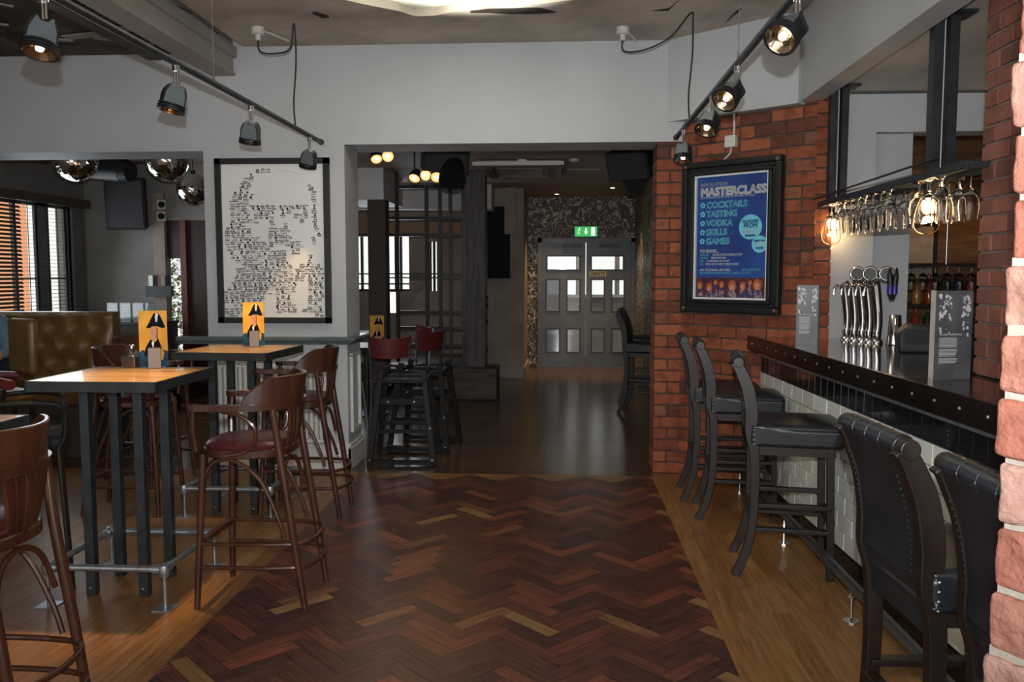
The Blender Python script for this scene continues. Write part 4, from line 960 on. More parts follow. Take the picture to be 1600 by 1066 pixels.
# ================= RADIATOR =================
t = thing('radiator', 'white panel radiator on the pillar below the grey dado rail', 'radiator', (-2.27, WY, 0))
bm = nb(); bb(bm, (-.43, -.045, .22), (.43, -.022, .84)); bb(bm, (-.43, -.085, .22), (.43, -.045, .25)); bb(bm, (-.43, -.085, .81), (.43, -.045, .84)); body = obj('panel', bm, M['radiator'], t, bevel=.006)
bm = nb()
for i in range(21): x = -.40+i*.04; prism(bm, [(x-.014, -.045), (x-.010, -.086), (x+.010, -.086), (x+.014, -.045)], .25, .81)
obj('convector_ribs', bm, M['radiator'], t, bevel=.002)
bm = nb(); cyl(bm, (-.40, -.045, 0), (-.40, -.045, .22), .009); obj('pipe', bm, M['radiator'], t)
bm = nb(); bx(bm, (-.3, -.012, .5), (.05, .02, .1)); bx(bm, (.3, -.012, .5), (.05, .02, .1)); obj('wall_bracket', bm, M['radiator'], t)

# ================= BLUE POSTER ON THE DIAGONAL WALL =================
po = dg(.035, 1.255, .0); PM = frame4((0, 0, 0), DG, (0, 0, 1)); W_, H_ = .785, 1.10
t = thing('framed_poster', 'blue MASTERCLASS cocktail poster in a heavy black carved frame on the brick wall', 'poster', tuple(po), group=None)
def fr(bm, i0, i1, z0, z1):
    for (x0, y0, x1, y1) in ((i0, i0, W_-i0, i1), (i0, H_-i1, W_-i0, H_-i0), (i0, i1, i1, H_-i1), (W_-i1, i1, W_-i0, H_-i1)):
        v = bx(bm, ((x0+x1)/2, (y0+y1)/2, (z0+z1)/2), (x1-x0, y1-y0, z1-z0), M4=PM)
bm = nb(); fr(bm, 0, .045, .01, .075); fr(bm, .04, .075, .01, .055); fr(bm, .07, .10, .01, .068); frm = obj('frame', bm, M['black'], t, bevel=.009, seg=3)
bm = nb()
for (x, y) in ((.03, .03), (W_-.03, .03), (.03, H_-.03), (W_-.03, H_-.03)): lathe(bm, [(0, .008), (.010, .006), (.016, 0)], seg=8, M4=PM @ Matrix.Translation((x, y, .073)))
obj('worn_gilt_corners', bm, mat('worn_gilt', (.25, .17, .08), .4, .6), frm)
bm = nb(); fr(bm, .097, .112, .01, .05); obj('silver_slip', bm, M['pwhite'], t)
px0, py0, pW, pH = .112, .112, W_-.224, H_-.224
SM = PM @ Matrix.Translation((px0, py0, .03)); bm = nb(); bx(bm, (pW/2, pH/2, -.01), (pW, pH, .02), M4=SM); ps = obj('print', bm, M['posterblue'], t)
def T(body, x, y, size, m, sx=1.0, bold=.0, shear=0, al='LEFT'): return text('lettering', body, size, SM @ Matrix.Translation((x*pW, y*pH, .0012)), m, ps, al, sx, bold, shear)
T('REVOLUTION', .05, .925, .034, M['silver_print'], 1.05, .0006)
T('MASTERCLASS', .05, .845, .082, M['pwhite'], .99, .0035)
T('BECOME A COCKTAIL MASTER IN ONE OF THESE INTERACTIVE CLASSES', .05, .825, .0135, M['pwhite'], .98, .0003)
for i, s in enumerate(('COCKTAILS', 'TASTING', 'VODKA', 'SKILLS', 'GAMES')):
    y = .745-.075*i; T(s, .14, y, .062, M['cyan'], .98, .0026)
    bm = nb(); m4 = SM @ Matrix.Translation((.085*pW, (y+.024)*pH, .0012))
    for k in range(5):
        a1 = k*2*math.pi/5+math.pi/2; lathe(bm, [(0, .0004), (.0085, .0004), (.0085, 0)], seg=7, M4=m4 @ Matrix.Translation((.0135*math.cos(a1), .0135*math.sin(a1), 0)))
    o = obj('star_bullet', bm, M['cyan'], ps)
    bm = nb(); lathe(bm, [(0, .0010), (.0095, .0010), (.0095, 0)], seg=5, M4=m4); obj('star_bullet_centre', bm, M['posterblue'], ps)
def disc(cx, cy, r, lines):
    bm = nb(); lathe(bm, [(0, .001), (r, .001), (r, 0)], seg=36, M4=SM @ Matrix.Translation((cx*pW, cy*pH, .001))); obj('price_roundel', bm, M['cyan'], ps)
    for s, y, sz, m in lines: text('lettering', s, sz, SM @ Matrix.Translation((cx*pW, (cy+y)*pH, .0024)), m, ps, 'CENTER', .9, .0012)
disc(.77, .575, .088, [('PACKAGES', .035, .028, M['posterblue']), ('FROM', -.005, .044, M['posterblue']), ('£24.95', -.05, .046, M['pwhite']), ('PER PERSON', -.075, .016, M['posterblue'])])
disc(.90, .435, .060, [('GREAT FOR', .02, .018, M['posterblue']), ('HEN', -.012, .034, M['pwhite']), ('PARTIES', -.038, .018, M['posterblue'])])
T('TO BOOK...', .05, .375, .032, M['pwhite'], .95, .0012)
for i, (h_, s) in enumerate((('ONLINE:', 'REVOLUTION-BARS.CO.UK'), ('PHONE:', '0800 6300 860'), ('ASK:', 'A MEMBER OF STAFF'), ('OR:', 'PICK UP A PARTY BROCHURE'))):
    T(h_, .05, .348-.026*i, .021, M['cyan'], .95, .0006); T(s, .05+(.19, .17, .11, .09)[i], .348-.026*i, .021, M['pwhite'], .95, .0006)
T('ANY OCCASION, ANY SIZE...', .05, .222, .022, M['pwhite'], .92, .0008); T('REVOLUTION IS', .66, .222, .022, M['cyan'], .92, .0008)
T('THE PERFECT PLACE TO EAT, DRINK & PARTY!', .05, .196, .022, M['cyan'], .90, .0008)
bm = nb(); flatpoly(bm, [(0, 0, .001), (pW, 0, .001), (pW, .165*pH, .001), (0, .165*pH, .001)], SM); obj('crowd_photo', bm, M['posterdark'], ps)
rr = random.Random(2); bm = nb(); bm2 = nb(); bm3 = nb()
for (cx, cy, s, hr) in ((.06, .09, .022, 0), (.2, .075, .026, 0), (.38, .10, .02, 0), (.53, .085, .032, 1), (.68, .09, .024, 1), (.88, .095, .034, 1), (.29, .12, .016, 0), (.78, .12, .015, 0)):
    m4 = SM @ Matrix.Translation((cx*pW, cy*pH, .0016)) @ Matrix.Diagonal((1, 1.3, 1, 1)); lathe(bm, [(0, .0006), (s*.62, .0006), (s*.62, 0)], seg=14, M4=m4 @ Matrix.Translation((0, 0, .0006)))
    lathe(bm2, [(0, .0002), (s, .0002), (s, 0)], seg=14, M4=m4 @ Matrix.Translation((.002, s*.25, .0002)))
    flatpoly(bm3, [(cx*pW-s*1.3, .002, .0024), (cx*pW+s*1.3, .002, .0024), (cx*pW+s*.7, cy*pH-s*.7, .0024), (cx*pW-s*.7, cy*pH-s*.7, .0024)], SM)
obj('photo_faces', bm, M['skinwarm'], ps); obj('photo_hair', bm2, M['hairprint'], ps); obj('photo_clothes', bm3, mat('printed_clothes', (.30, .22, .25), .5, col2=(.05, .04, .15), scale=25, contrast=(.45, .55)), ps)
# switch box above the poster
p = dg(.41, 2.485, .012); t = thing('fused_switch', 'small white fused switch with cable on the brick wall above the poster', 'switch', tuple(p))
bm = nb(); bx(bm, (0, 0, .012), (.085, .085, .045), M4=PM @ Matrix.Rotation(0, 4, 'X')); obj('switch_plate', bm, M['ivory'], t, bevel=.006)
bm = nb(); bx(bm, (0, .01, .037), (.02, .015, .006), M4=PM); obj('rocker', bm, M['card'], t)
bm = nb(); tube(bm, [PM @ Vector(q) for q in ((.02, .04, .01), (.022, .10, .01), (.024, .19, .02))], .008, 6); tube(bm, [PM @ Vector(q) for q in ((.0, -.04, .01), (.0, -.08, .02), (-.04, -.12, .02), (-.07, -.135, .01))], .006, 6); obj('cable', bm, M['ivory'], t, smooth=True)

# ================= LEFT ROOM =================
# mustard booth sofa
sx = at(183, 500, 7.4).x; t = thing('booth_sofa', 'mustard leather booth sofa with a deep buttoned back on the left', 'sofa', (0, 0, 0))
def tuft(bm, x0, x1, z0, z1, y, depth=.045, step=.21):
    nx, nz = int((x1-x0)/.03), int((z1-z0)/.03); g = []
    pts = []; r_ = 0; z = z1-.13
    while z > z0-.1:
        x = x1-.10-(step/2 if r_ % 2 else 0)
        while x > x0-.1: pts.append((x, z)); x -= step
        z -= .155; r_ += 1
    for j in range(nz+1):
        row = []
        for i in range(nx+1):
            X = x0+(x1-x0)*i/nx; Z_ = z0+(z1-z0)*j/nz; d = 0
            ds = sorted(math.hypot((X-a_)*1.0, (Z_-b_)*1.15) for a_, b_ in pts)[:2]
            d = min(1, ds[0]/.10)**.75
            cr = min(1, abs(ds[0]-ds[1])/.06) if len(ds) > 1 else 1     # folds between buttons
            e = min(1, (x1-X)/.05, (z1-Z_)/.03); e = max(0, e)**.5
            row.append(bm.verts.new((X, y-depth*d*(.75+.25*(1-cr))*e-.01, Z_)))
        g.append(row)
    for j in range(nz):
        for i in range(nx): bm.faces.new((g[j][i], g[j][i+1], g[j+1][i+1], g[j+1][i]))
    return pts
ZT = at(90, 487, 7.4).z
bm = nb(); pts = tuft(bm, -5.5, sx, .5, ZT, 7.33); bk = obj('tufted_back', bm, M['mustard'], t, smooth=True)
bm = nb(); bb(bm, (-5.5, 7.325, 0), (sx, 7.46, ZT)); obj('back_frame', bm, M['mustard'], t, bevel=.012)
bm = nb()
for a_, b_ in pts:
    if b_ > .55 and a_ < sx-.02: lathe(bm, [(0, .008), (.011, .005), (.013, 0)], seg=10, M4=Matrix.Translation((a_, 7.322, b_)) @ Matrix.Rotation(R(90), 4, 'X'))
obj('buttons', bm, M['mustard'], bk)
bm = nb(); bb(bm, (-5.5, 6.72, .44), (-3.88, 7.33, .58)); obj('seat_cushion', bm, M['mustard'], t, bevel=.03, seg=3, smooth=True)
bm = nb(); prism(bm, [(-3.88, 7.33), (-3.55, 7.33), (-3.55, 7.1), (-3.88, 6.76)], .44, .58); obj('seat_cushion', bm, M['mustard'], t, bevel=.02, smooth=True)
bm = nb(); bb(bm, (-5.5, 6.80, 0), (-3.9, 7.33, .44)); obj('plinth', bm, M['darkwall'], t)
# armchair back and the padded dark chair beside the table
t = thing('leather_chair', 'small brown leather chair with a rounded square back in front of the sofa', 'chair', (-3.88, 5.85, 0), R(-35))
bm = nb(); bx(bm, (0, 0, 1.02), (.38, .07, .40)); obj('backrest', bm, M['mustard'], t, bevel=.05, seg=4, smooth=True)
bm = nb(); bx(bm, (0, -.2, .68), (.38, .40, .08)); obj('seat', bm, M['mustard'], t, bevel=.03, smooth=True)
for x in (-.15, .15):
    for y in (-.36, -.02): bm = nb(); bar(bm, (x*1.1, y, 0), (x, y, .66), .03); obj('leg', bm, M['stoolwood'], t)
t = thing('padded_bar_chair', 'dark bar chair with a studded padded top rail and curved arm at the left edge', 'bar chair', (-2.66, 3.95, 0), R(32))
bm = nb(); tube(bm, [(-.02, -.20, 1.02), (-.10, -.12, 1.035), (-.13, 0, 1.04), (-.10, .12, 1.035), (-.02, .20, 1.02)], .035, 12, flat=.7); pad = obj('padded_rail', bm, M['burgundy'], t, smooth=True)
bm = nb(); bb(bm, (-.18, -.19, .70), (.2, .19, .76)); obj('seat', bm, M['blackmatt'], t, bevel=.02, smooth=True)
for s in (-1, 1):
    bm = nb(); tube(bm, [(-.06, s*.17, 1.0), (-.10, s*.17, .72), (-.18, s*.19, 0)], .014, 8); obj('leg', bm, M['stoolwood'], t, smooth=True)
    bm = nb(); tube(bm, [(.17, s*.17, .70), (.2, s*.2, 0)], .014, 8); obj('leg', bm, M['stoolwood'], t, smooth=True)
    bm = nb(); tube(bm, [(-.07, s*.19, .93), (.08, s*.22, .93), (.19, s*.22, .90), (.20, s*.2, .78), (.17, s*.18, .70)], .013, 8); obj('arm', bm, M['black'], t, smooth=True)
# windows on the outer wall
ya = 7.1; yb = 9.25
def ywall(px): d = ray(px, 400); return XW/d.x*d.y
bm = nb(); xs0, xs1 = XW-.05, XW-.025
for y in (ya, ywall(29), ywall(62), ywall(80), ywall(107), yb-.03): bb(bm, (xs0, y-.02, .9), (xs1, y+.02, 2.32))
for z in (.9, 2.25): bb(bm, (xs0, ya, z), (xs1, yb, z+.07))
bb(bm, (xs0+.005, ya, 1.48), (xs1-.005, yb, 1.50)); struct('window_1', bm, M['doorgrey'])
bm = nb(); bb(bm, (xs0, ywall(62), .95), (xs1, ywall(80), 2.3)); bb(bm, (xs0, ywall(107), .95), (xs1, yb, 2.3)); struct('window_1_mullion', bm, M['greywall'])
bm = nb(); bb(bm, (xs0-.01, ya, .9), (xs0-.006, yb, 2.3)); struct('window_1_glass', bm, M['pane'])
bm = nb(); bb(bm, (XW+.0, ya-.3, 2.28), (XW+.10, 9.45, 2.37)); t = obj('blind_pelmet', bm, M['blind']); tag(t, 'dark wooden pelmet above the blinds of the left windows', 'pelmet')
for i, (y0, y1, lab) in enumerate(((ya-.2, ywall(28), 'closed looking section of dark venetian blind nearest the left edge'), (ywall(30), ywall(72), 'venetian blind over the first bright window, left of the narrow pier'), (ywall(74), 9.42, 'venetian blind over the second bright window, next to the grey wall'))):
    t = thing('venetian_blind', lab, 'blind', (XW+.045, (y0+y1)/2, 2.28), group='venetian blinds'); L_ = y1-y0
    bm = nb(); n_ = 34
    for k in range(n_):
        m4 = Matrix.Translation((0, 0, -.03-k*.04)) @ Matrix.Rotation(R(4 if i else 55), 4, 'Y'); bx(bm, (0, 0, 0), (.028, L_-.01, .0025), M4=m4)
    obj('slats', bm, M['blind'], t)
    bm = nb()
    for f in (-.36, .36): bm = nb(); bb(bm, (.018, f*L_-.006, -1.39), (.020, f*L_+.006, 0)); obj('ladder_tape', bm, M['blind'], t)
    bm = nb(); bb(bm, (-.02, -L_/2, -1.41), (.02, L_/2, -1.39)); obj('bottom_rail', bm, M['blind'], t)
bm = nb(); a = at(44, 400, 16).x; b = at(88, 400, 22).x; prism(bm, [(a-6, 16), (a, 16), (a*18/16-.3, 18), (a-6, 18)], 0, 5); t = obj('brick_building', bm, M['orange']); tag(t, 'orange brick building seen outside through the left window', 'building')
# far wall of the left room
bm = nb(); a, b = at(238, 300, 9.46).x, at(256, 300, 9.46).x; bb(bm, (a, 9.44, .0), (b, 9.5, 2.45)); struct('trim_12', bm, M['beige'])
for i, py in enumerate((320, 338)):
    p = at(252, py, 9.43); t = thing('round_switch', 'round dark dimmer knob on pale plate, the %s of two on the far wall' % ('upper', 'lower')[i], 'switch', tuple(p), group='round switches')
    bm = nb(); bx(bm, (0, 0, 0), (.10, .012, .10)); obj('plate', bm, M['ivory'], t); bm = nb(); cyl(bm, (0.01, -.006, 0), (.01, -.03, 0), .036, seg=18); obj('knob', bm, M['black'], t, smooth=True)
def speaker(name, label, loc, rz, s, tilt=0):
    t = thing(name, label, 'speaker', tuple(loc), rz)
    m4 = Matrix.Rotation(R(tilt), 4, 'X'); x, y, z = s; bm = nb(); prism(bm, [(-x/2, -y/2), (x/2, -y/2), (x*.35, y/2), (-x*.35, y/2)], -z/2, z/2, M4=m4); obj('cabinet', bm, M['blackmatt'], t, bevel=.01)
    bm = nb(); bx(bm, (0, -y/2-.006, 0), (x*.9, .012, z*.92), M4=m4); obj('grille', bm, mat('speaker_grille', (.025, .026, .03), .7), t, bevel=.004)
    bm = nb(); bar(bm, (0, 0, z/2-.03), (0, y*.3, z/2+.14), .03); obj('bracket', bm, M['black'], t)
    return t
speaker('wall_speaker', 'big black loudspeaker on the far wall of the left room', at(202, 318, 9.25), R(12), (.42, .34, .56), 6)
p = at(188, 266, 8.5); t = thing('stage_light', 'black stage lantern hanging beside the disco balls above the speaker', 'stage light', tuple(p)); bm = nb(); cyl(bm, (-.35, 0, .03), (.02, 0, 0), .11, .13, seg=18); cyl(bm, (.02, 0, 0), (.12, -.02, -.02), .13, .10, seg=18); obj('housing', bm, M['black'], t, smooth=True); bm = nb(); bar(bm, (-.1, 0, 0), (-.1, 0, 2.79-p.z), .03); obj('bracket', bm, M['black'], t)
# disco balls: facetted mirror spheres
def disco(px, py, Y, r, label):
    p = at(px, py, Y); t = thing('disco_ball', label, 'disco ball', tuple(p), group='disco balls')
    bm = nb(); bmesh.ops.create_uvsphere(bm, u_segments=44, v_segments=26, radius=r)
    rj = random.Random(int(px))
    for v in bm.verts: v.co *= 1+rj.uniform(-.006, .006)
    obj('mirror_sphere', bm, M['mirror'], t)
    bm = nb(); cyl(bm, (0, 0, r-.01), (0, 0, r+.03), .025); cyl(bm, (0, 0, r), (0, 0, 2.79-p.z), .004); obj('hanging_rod', bm, M['black'], t)
disco(118, 250, 7.6, .195, 'mirrored disco ball on the left, its top hidden by the header')
disco(262, 249, 7.6, .195, 'mirrored disco ball in the middle, its top hidden by the header')
disco(302, 296, 8.6, .165, 'smaller and lower mirrored disco ball beside the pillar')
# doorway in the far wall, greenery outside
bm = nb(); x0 = at(287, 400, 9.55).x; x1 = at(296, 400, 9.55).x
bb(bm, (x0, 9.46, 0), (x1, 9.7, 2.15)); struct('door_1_frame', bm, mat('red_brown_paint', (.13, .04, .025), .5))
bm = nb(); x2 = at(322, 400, 9.5).x; bb(bm, (x1, 9.52, 0), (x2+.35, 9.60, 2.15)); bb(bm, (xa, 9.52, 1.72), (x0, 9.6, 2.15)); struct('door_1', bm, mat('dark_oxblood_door', (.035, .012, .010), .5))
bm = nb(); bb(bm, (xa, 9.56, .85), (x0, 9.57, 1.72)); struct('door_1_glass', bm, M['pane'])
bm = nb(); bb(bm, (xa, 9.54, 0), (x0, 9.6, .55)); struct('door_1_panel', bm, mat('brick_red_panel', (.25, .09, .06), .6))
rr = random.Random(4); bm = nb()
for i in range(1700):
    c_ = at(rr.uniform(256, 300), rr.uniform(380, 622), 11+rr.uniform(-.4, .4)); s = .035; v = [c_+Vector((rr.uniform(-s, s), rr.uniform(-s, s), rr.uniform(-s, s))) for _ in range(3)]; flatpoly(bm, v)
t = obj('garden_foliage', bm, M['leaf']); tag(t, 'sunlit green foliage outside the far doorway of the left room', 'foliage'); t['kind'] = 'stuff'
t = thing('leaflet_rack', 'dark wall rack with leaflets beside the far doorway', 'rack', tuple(at(248, 447, 9.4)))
bm = nb(); bb(bm, (-.14, -.04, -.12), (.16, .03, .0)); obj('rack_tray', bm, M['black'], t)
for i in range(5): bm = nb(); bx(bm, (-.08+i*.05, -.02, .03), (.06, .01, .18), R(i*9-18)); obj('leaflet', bm, [M['card'], M['blackmatt'], M['redseat'], M['beige'], M['blackmatt']][i], t)
t = thing('low_cabinet', 'dark low cabinet along the far wall behind the sofa', 'cabinet', (at(245, 470, 9.2).x, 9.2, 0)); bm = nb(); bb(bm, (-.75, -.22, 0), (.12, .24, .98)); obj('cabinet_body', bm, M['stoolwood'], t); bm = nb(); bb(bm, (-.77, -.24, .98), (.14, .24, 1.01)); obj('cabinet_top', bm, M['black'], t)
for i in range(4):
    p = at(176+i*20, 478, 9.05); t = thing('acrylic_menu_stand', 'pale acrylic leaflet stand on the low cabinet, %s from the left' % ordw[i], 'leaflet stand', (p.x, 9.05, 1.011), group='acrylic leaflet stands')
    bm = nb(); bb(bm, (-.055, -.005, 0), (.055, .0, .20)); obj('sheet', bm, M['greywall'], t); bm = nb(); bb(bm, (-.06, -.012, 0), (.06, -.007, .21)); obj('cover', bm, M['pane'], t)

# ================= BACK ROOM =================
# double doors with glazed panels, 12 lights
bm = nb(); DX0, DX1, DT = -.40, 1.17, 2.12
bb(bm, (DX0, 13.84, 0), (DX0+.06, 14.0, DT)); bb(bm, (DX1-.06, 13.84, 0), (DX1, 14.0, DT)); bb(bm, (DX0, 13.84, DT-.07), (DX1, 14.0, DT)); struct('door_2_frame', bm, M['doorgrey'])
def leaf(name, x0, x1, wins):
    return holed(name, x0, x1, .01, 2.05, wins, 13.9, .045, M['doorgrey'])
def dwin(pa, pb, pc, pd): a, b = at(pa, pc, 13.9), at(pb, pd, 13.9); return (a.x, b.x, b.z, a.z)
WL_ = [dwin(855, 905, 401, 421), dwin(854, 873, 438, 486), dwin(887, 905, 438, 486), dwin(854, 873, 515, 550), dwin(887, 905, 515, 550)]
WR_ = [dwin(925, 973, 401, 421), dwin(925, 943, 438, 486), dwin(957, 974, 438, 486), dwin(925, 943, 515, 550), dwin(957, 974, 515, 550)]
xm = at(915, 480, 13.9).x
leaf('door_2', DX0+.06, xm-.006, WL_); leaf('door_3', xm+.006, DX1-.06, WR_)
def mould(ws):
    bm = nb()
    for a_, b_, c_, d_ in ws:
        for q in (((a_-.02, 13.885, c_-.02), (a_, 13.9, d_+.02)), ((b_, 13.885, c_-.02), (b_+.02, 13.9, d_+.02)), ((a_, 13.885, d_), (b_, 13.9, d_+.02)), ((a_, 13.885, c_-.02), (b_, 13.9, c_))): bb(bm, *q)
    struct('door_2_moulding', bm, M['black'])
mould(WL_+WR_)
for i, w_ in enumerate(WL_+WR_):
    bm = nb(); bb(bm, (w_[0], 13.92, w_[2]), (w_[1], 13.925, w_[3])); struct('door_glass', bm, M['pane'] if i not in (1, 3) else M['pane_dark'])
p = at(934, 428, 13.88); t = thing('gents_sign', 'small brass GENTS sign on the right hand door', 'sign', tuple(p)); bm = nb(); bx(bm, (0, 0, 0), (.27, .01, .085)); obj('plate', bm, mat('aged_brass', (.32, .25, .12), .4, .5), t)
text('lettering', 'GENTS', .075, frame4((0, -.007, -.026), (1, 0, 0), (0, 0, 1)), M['ink'], t, 'CENTER', 1.0, .001)
bm = nb()
for x in (.15, .75): bb(bm, (x-.16, 13.84, 1.97), (x+.16, 13.9, 2.02))
t = obj('door_closers', bm, M['black']); tag(t, 'dark door closer bars at the top of the grey double doors', 'door closer')
# corridor beyond the doors: lit lower wall
bm = nb(); bb(bm, (-1.2, 16.0, 0), (2.2, 16.1, 1.10)); struct('wall_corridor', bm, M['beige'])
bm = nb(); bb(bm, (-1.2, 15.9, 1.10), (2.2, 16.1, 1.15)); struct('trim_13', bm, M['white'])
bm = nb(); bb(bm, (.25, 15.9, 1.15), (.40, 16.1, 2.6)); bb(bm, (.98, 15.9, 1.15), (1.06, 16.1, 2.6)); bb(bm, (-.6, 15.9, 1.15), (-.28, 16.1, 2.6)); struct('window_2', bm, M['beige'])
# exit sign
a, b = at(897, 353, 13.85), at(934, 371, 13.85); t = thing('exit_sign', 'glowing green emergency exit sign above the double doors', 'exit sign', ((a.x+b.x)/2, 13.86, (a.z+b.z)/2)); w_, h_ = b.x-a.x, a.z-b.z
bm = nb(); bx(bm, (0, 0, 0), (w_, .06, h_)); obj('sign_box', bm, M['doorgrey'], t, bevel=.004); bm = nb(); bx(bm, (0, -.032, 0), (w_*.94, .006, h_*.86)); obj('green_panel', bm, M['exit'], t)
EM = frame4((0, -.037, 0), (1, 0, 0), (0, 0, 1)); bm = nb()
flatpoly(bm, [(-.02, -.0, 0), (.02, 0, 0), (.02, .06, 0), (-.02, .06, 0)][::1], EM @ Matrix.Translation((0, .0, 0)) @ Matrix.Diagonal((.6, .9, 1, 1)))
flatpoly(bm, [(-.032, .002, 0), (0, -.05, 0), (.032, .002, 0)], EM); obj('white_arrow', bm, M['exitw'], t)
bm = nb(); bx(bm, (.115, 0, 0), (.055, .13, .001), M4=EM); obj('white_doorway', bm, M['exitw'], t)
bm = nb(); lathe(bm, [(0, .001), (.012, .001), (.012, 0)], seg=12, M4=EM @ Matrix.Translation((-.105, .048, 0)))
for q in (((-.11, .035), (-.125, -.01)), ((-.125, -.01), (-.10, -.03)), ((-.10, -.03), (-.11, -.055)), ((-.125, -.01), (-.15, -.045)), ((-.112, .025), (-.085, .012)), ((-.112, .025), (-.145, .02))): bar(bm, EM @ Vector((*q[0], 0)), EM @ Vector((*q[1], 0)), .011, .003)
obj('running_figure', bm, M['exitw'], t)
# air conditioner cassette
a = at(745, 255, 9.3); t = thing('air_conditioner', 'ceiling cassette air conditioner in the back room', 'air conditioner', (-.49, 10.1, 2.782))
bm = nb(); bb(bm, (-.47, -.75, -.035), (.47, .72, 0)); obj('surround', bm, M['acgrey'], t, bevel=.01)
bm = nb(); bb(bm, (-.40, -.66, -.06), (.40, -.55, -.034)); bb(bm, (-.40, .50, -.06), (.40, .62, -.034)); bb(bm, (-.40, -.5, -.06), (-.31, .45, -.034)); bb(bm, (.31, -.5, -.06), (.40, .45, -.034)); obj('air_vanes', bm, M['acvent'], t)
bm = nb(); bb(bm, (-.26, -.45, -.055), (.26, .4, -.034)); obj('intake_grille', bm, M['acgrey'], t, bevel=.01)
bm = nb(); bb(bm, (-.5, -.78, -.06), (.5, -.75, -.02)); bb(bm, (.0, -.80, -.03), (.09, -.75, .0)); obj('front_lip', bm, M['ivory'], t)
for i, (px, py) in enumerate(((870, 303), (957, 293), (725, 302), (785, 302))):
    p = atz(px, py, 2.788); t = thing('recessed_downlight', ['bright recessed downlight before the exit sign', 'recessed downlight in front of the doors toward the right wall', 'recessed downlight left of the big post', 'recessed downlight right of the big post'][i], 'downlight', tuple(p), group='recessed downlights')
    bm = nb(); lathe(bm, [(.05, 0), (.05, -.006), (.035, -.008), (.035, 0)], seg=20); obj('bezel', bm, M['brushed'], t); bm = nb(); lathe(bm, [(0, -.012), (.028, -.006), (.034, 0)], seg=16); obj('lens', bm, M['bulb'], t)
    l = lamp('downlight_beam', 'SPOT', (0, 0, -.03), (90, 90, 26, 26)[i], WARM, .03, aim=(0, (.0, .9, 0, 0)[i], -2.5), spot=75, blend=.9); l.parent = t
t = thing('smoke_detector', 'white round smoke detector on the back room ceiling', 'smoke detector', tuple(atz(897, 249, 2.79))); bm = nb(); lathe(bm, [(.055, 0), (.055, -.02), (.03, -.035), (0, -.035)], seg=20); obj('body', bm, M['ivory'], t, smooth=True)
for i, (p1, p2) in enumerate((((886, 265), (937, 265)), ((965, 286), (990, 286)))):
    a, b = atz(*p1, 2.789), atz(*p2, 2.789); bm = nb(); bb(bm, (a.x, a.y-.05, 2.782), (b.x, a.y+.05, 2.789)); t = obj('ceiling_vent', bm, M['acgrey']); tag(t, ['pale slot vent in the ceiling right of the air conditioner', 'small slot vent in the ceiling near the right wall'][i], 'vent')
# spotlights and speakers hung inside the opening
def par(px, py, Y, label, aim, lit=True, r=.06, en=0):
    p = at(px, py, Y); t = thing('par_spotlight', label, 'spotlight', tuple(p), group='ceiling spots in the back room'); q = (Vector(aim)-p).to_track_quat('-Z', 'Y').to_matrix().to_4x4()
    bm = nb(); lathe(bm, [(0, .10), (r*.5, .10), (r*.8, .06), (r, 0), (r, -.03), (r*.93, -.03), (r*.93, -.01), (0, -.005)], seg=22, M4=q, caps=False); obj('can', bm, M['black'], t, smooth=True)
    bm = nb(); lathe(bm, [(0, -.016), (r*.88, -.012)], seg=22, M4=q, caps=False); obj('lens', bm, mat('amber_lens', (.9, .6, .3), .3, emit=(1, .55, .2), es=.9), t)
    bm = nb(); lathe(bm, [(0, -.03), (r*.3, -.02), (r*.32, -.014)], seg=14, M4=q, caps=False); obj('lamp_capsule', bm, M['bulb'], t)
    bm = nb(); bar(bm, (0, 0, .02), (0, 0, 2.79-p.z), .016); obj('bracket', bm, M['black'], t)
    if en: l = lamp('par_beam', 'SPOT', q @ Vector((0, 0, -.05)), en, WARM, .03, aim=q @ Vector((0, 0, -1)), spot=50); l.parent = t
cpt = (0, 0, 1.5)
par(588, 247, 8.0, 'amber ceiling spot at the left of the opening, pointing down', (-.8, 5.5, .3), en=6)
par(606, 244, 8.0, 'amber ceiling spot facing the camera beside the leftmost one', cpt)
par(648, 277, 8.6, 'left one of the three grouped amber spots over the lattice screen', (-1.9, 6, 0), r=.065)
par(665, 274, 8.6, 'middle one of the three grouped amber spots, facing the camera', cpt, r=.06)
par(682, 276, 8.6, 'right one of the three grouped amber spots over the lattice screen', (-.9, 5.5, .6), r=.065, en=5)
speaker('hanging_speaker', 'black loudspeaker hanging in the opening left of the air conditioner', at(690, 247, 8.2), R(25), (.46, .34, .22), 14)
p = at(705, 266, 8.1); t = thing('stage_light', 'black stage lantern hanging below the speaker near the big post', 'stage light', tuple(p)); bm = nb(); cyl(bm, (0, .1, .12), (0.02, -.08, -.10), .10, .13, seg=18); obj('housing', bm, M['black'], t, smooth=True); bm = nb(); bar(bm, (0, 0, .05), (0, .1, 2.79-p.z), .03); obj('bracket', bm, M['black'], t)
speaker('hanging_speaker', 'black loudspeaker high in the right corner of the opening', at(993, 251, 8.4), R(-30), (.44, .40, .28), 22)
p = at(1001, 278, 8.5); t = thing('stage_light', 'black stage lantern under the speaker in the right corner of the opening', 'stage light', tuple(p)); bm = nb(); cyl(bm, (.02, .1, .07), (-.08, -.14, -.06), .09, .11, seg=18); obj('housing', bm, M['black'], t, smooth=True); bm = nb(); bar(bm, (0, 0, .05), (.03, .0, 2.79-p.z), .03); obj('bracket', bm, M['black'], t)
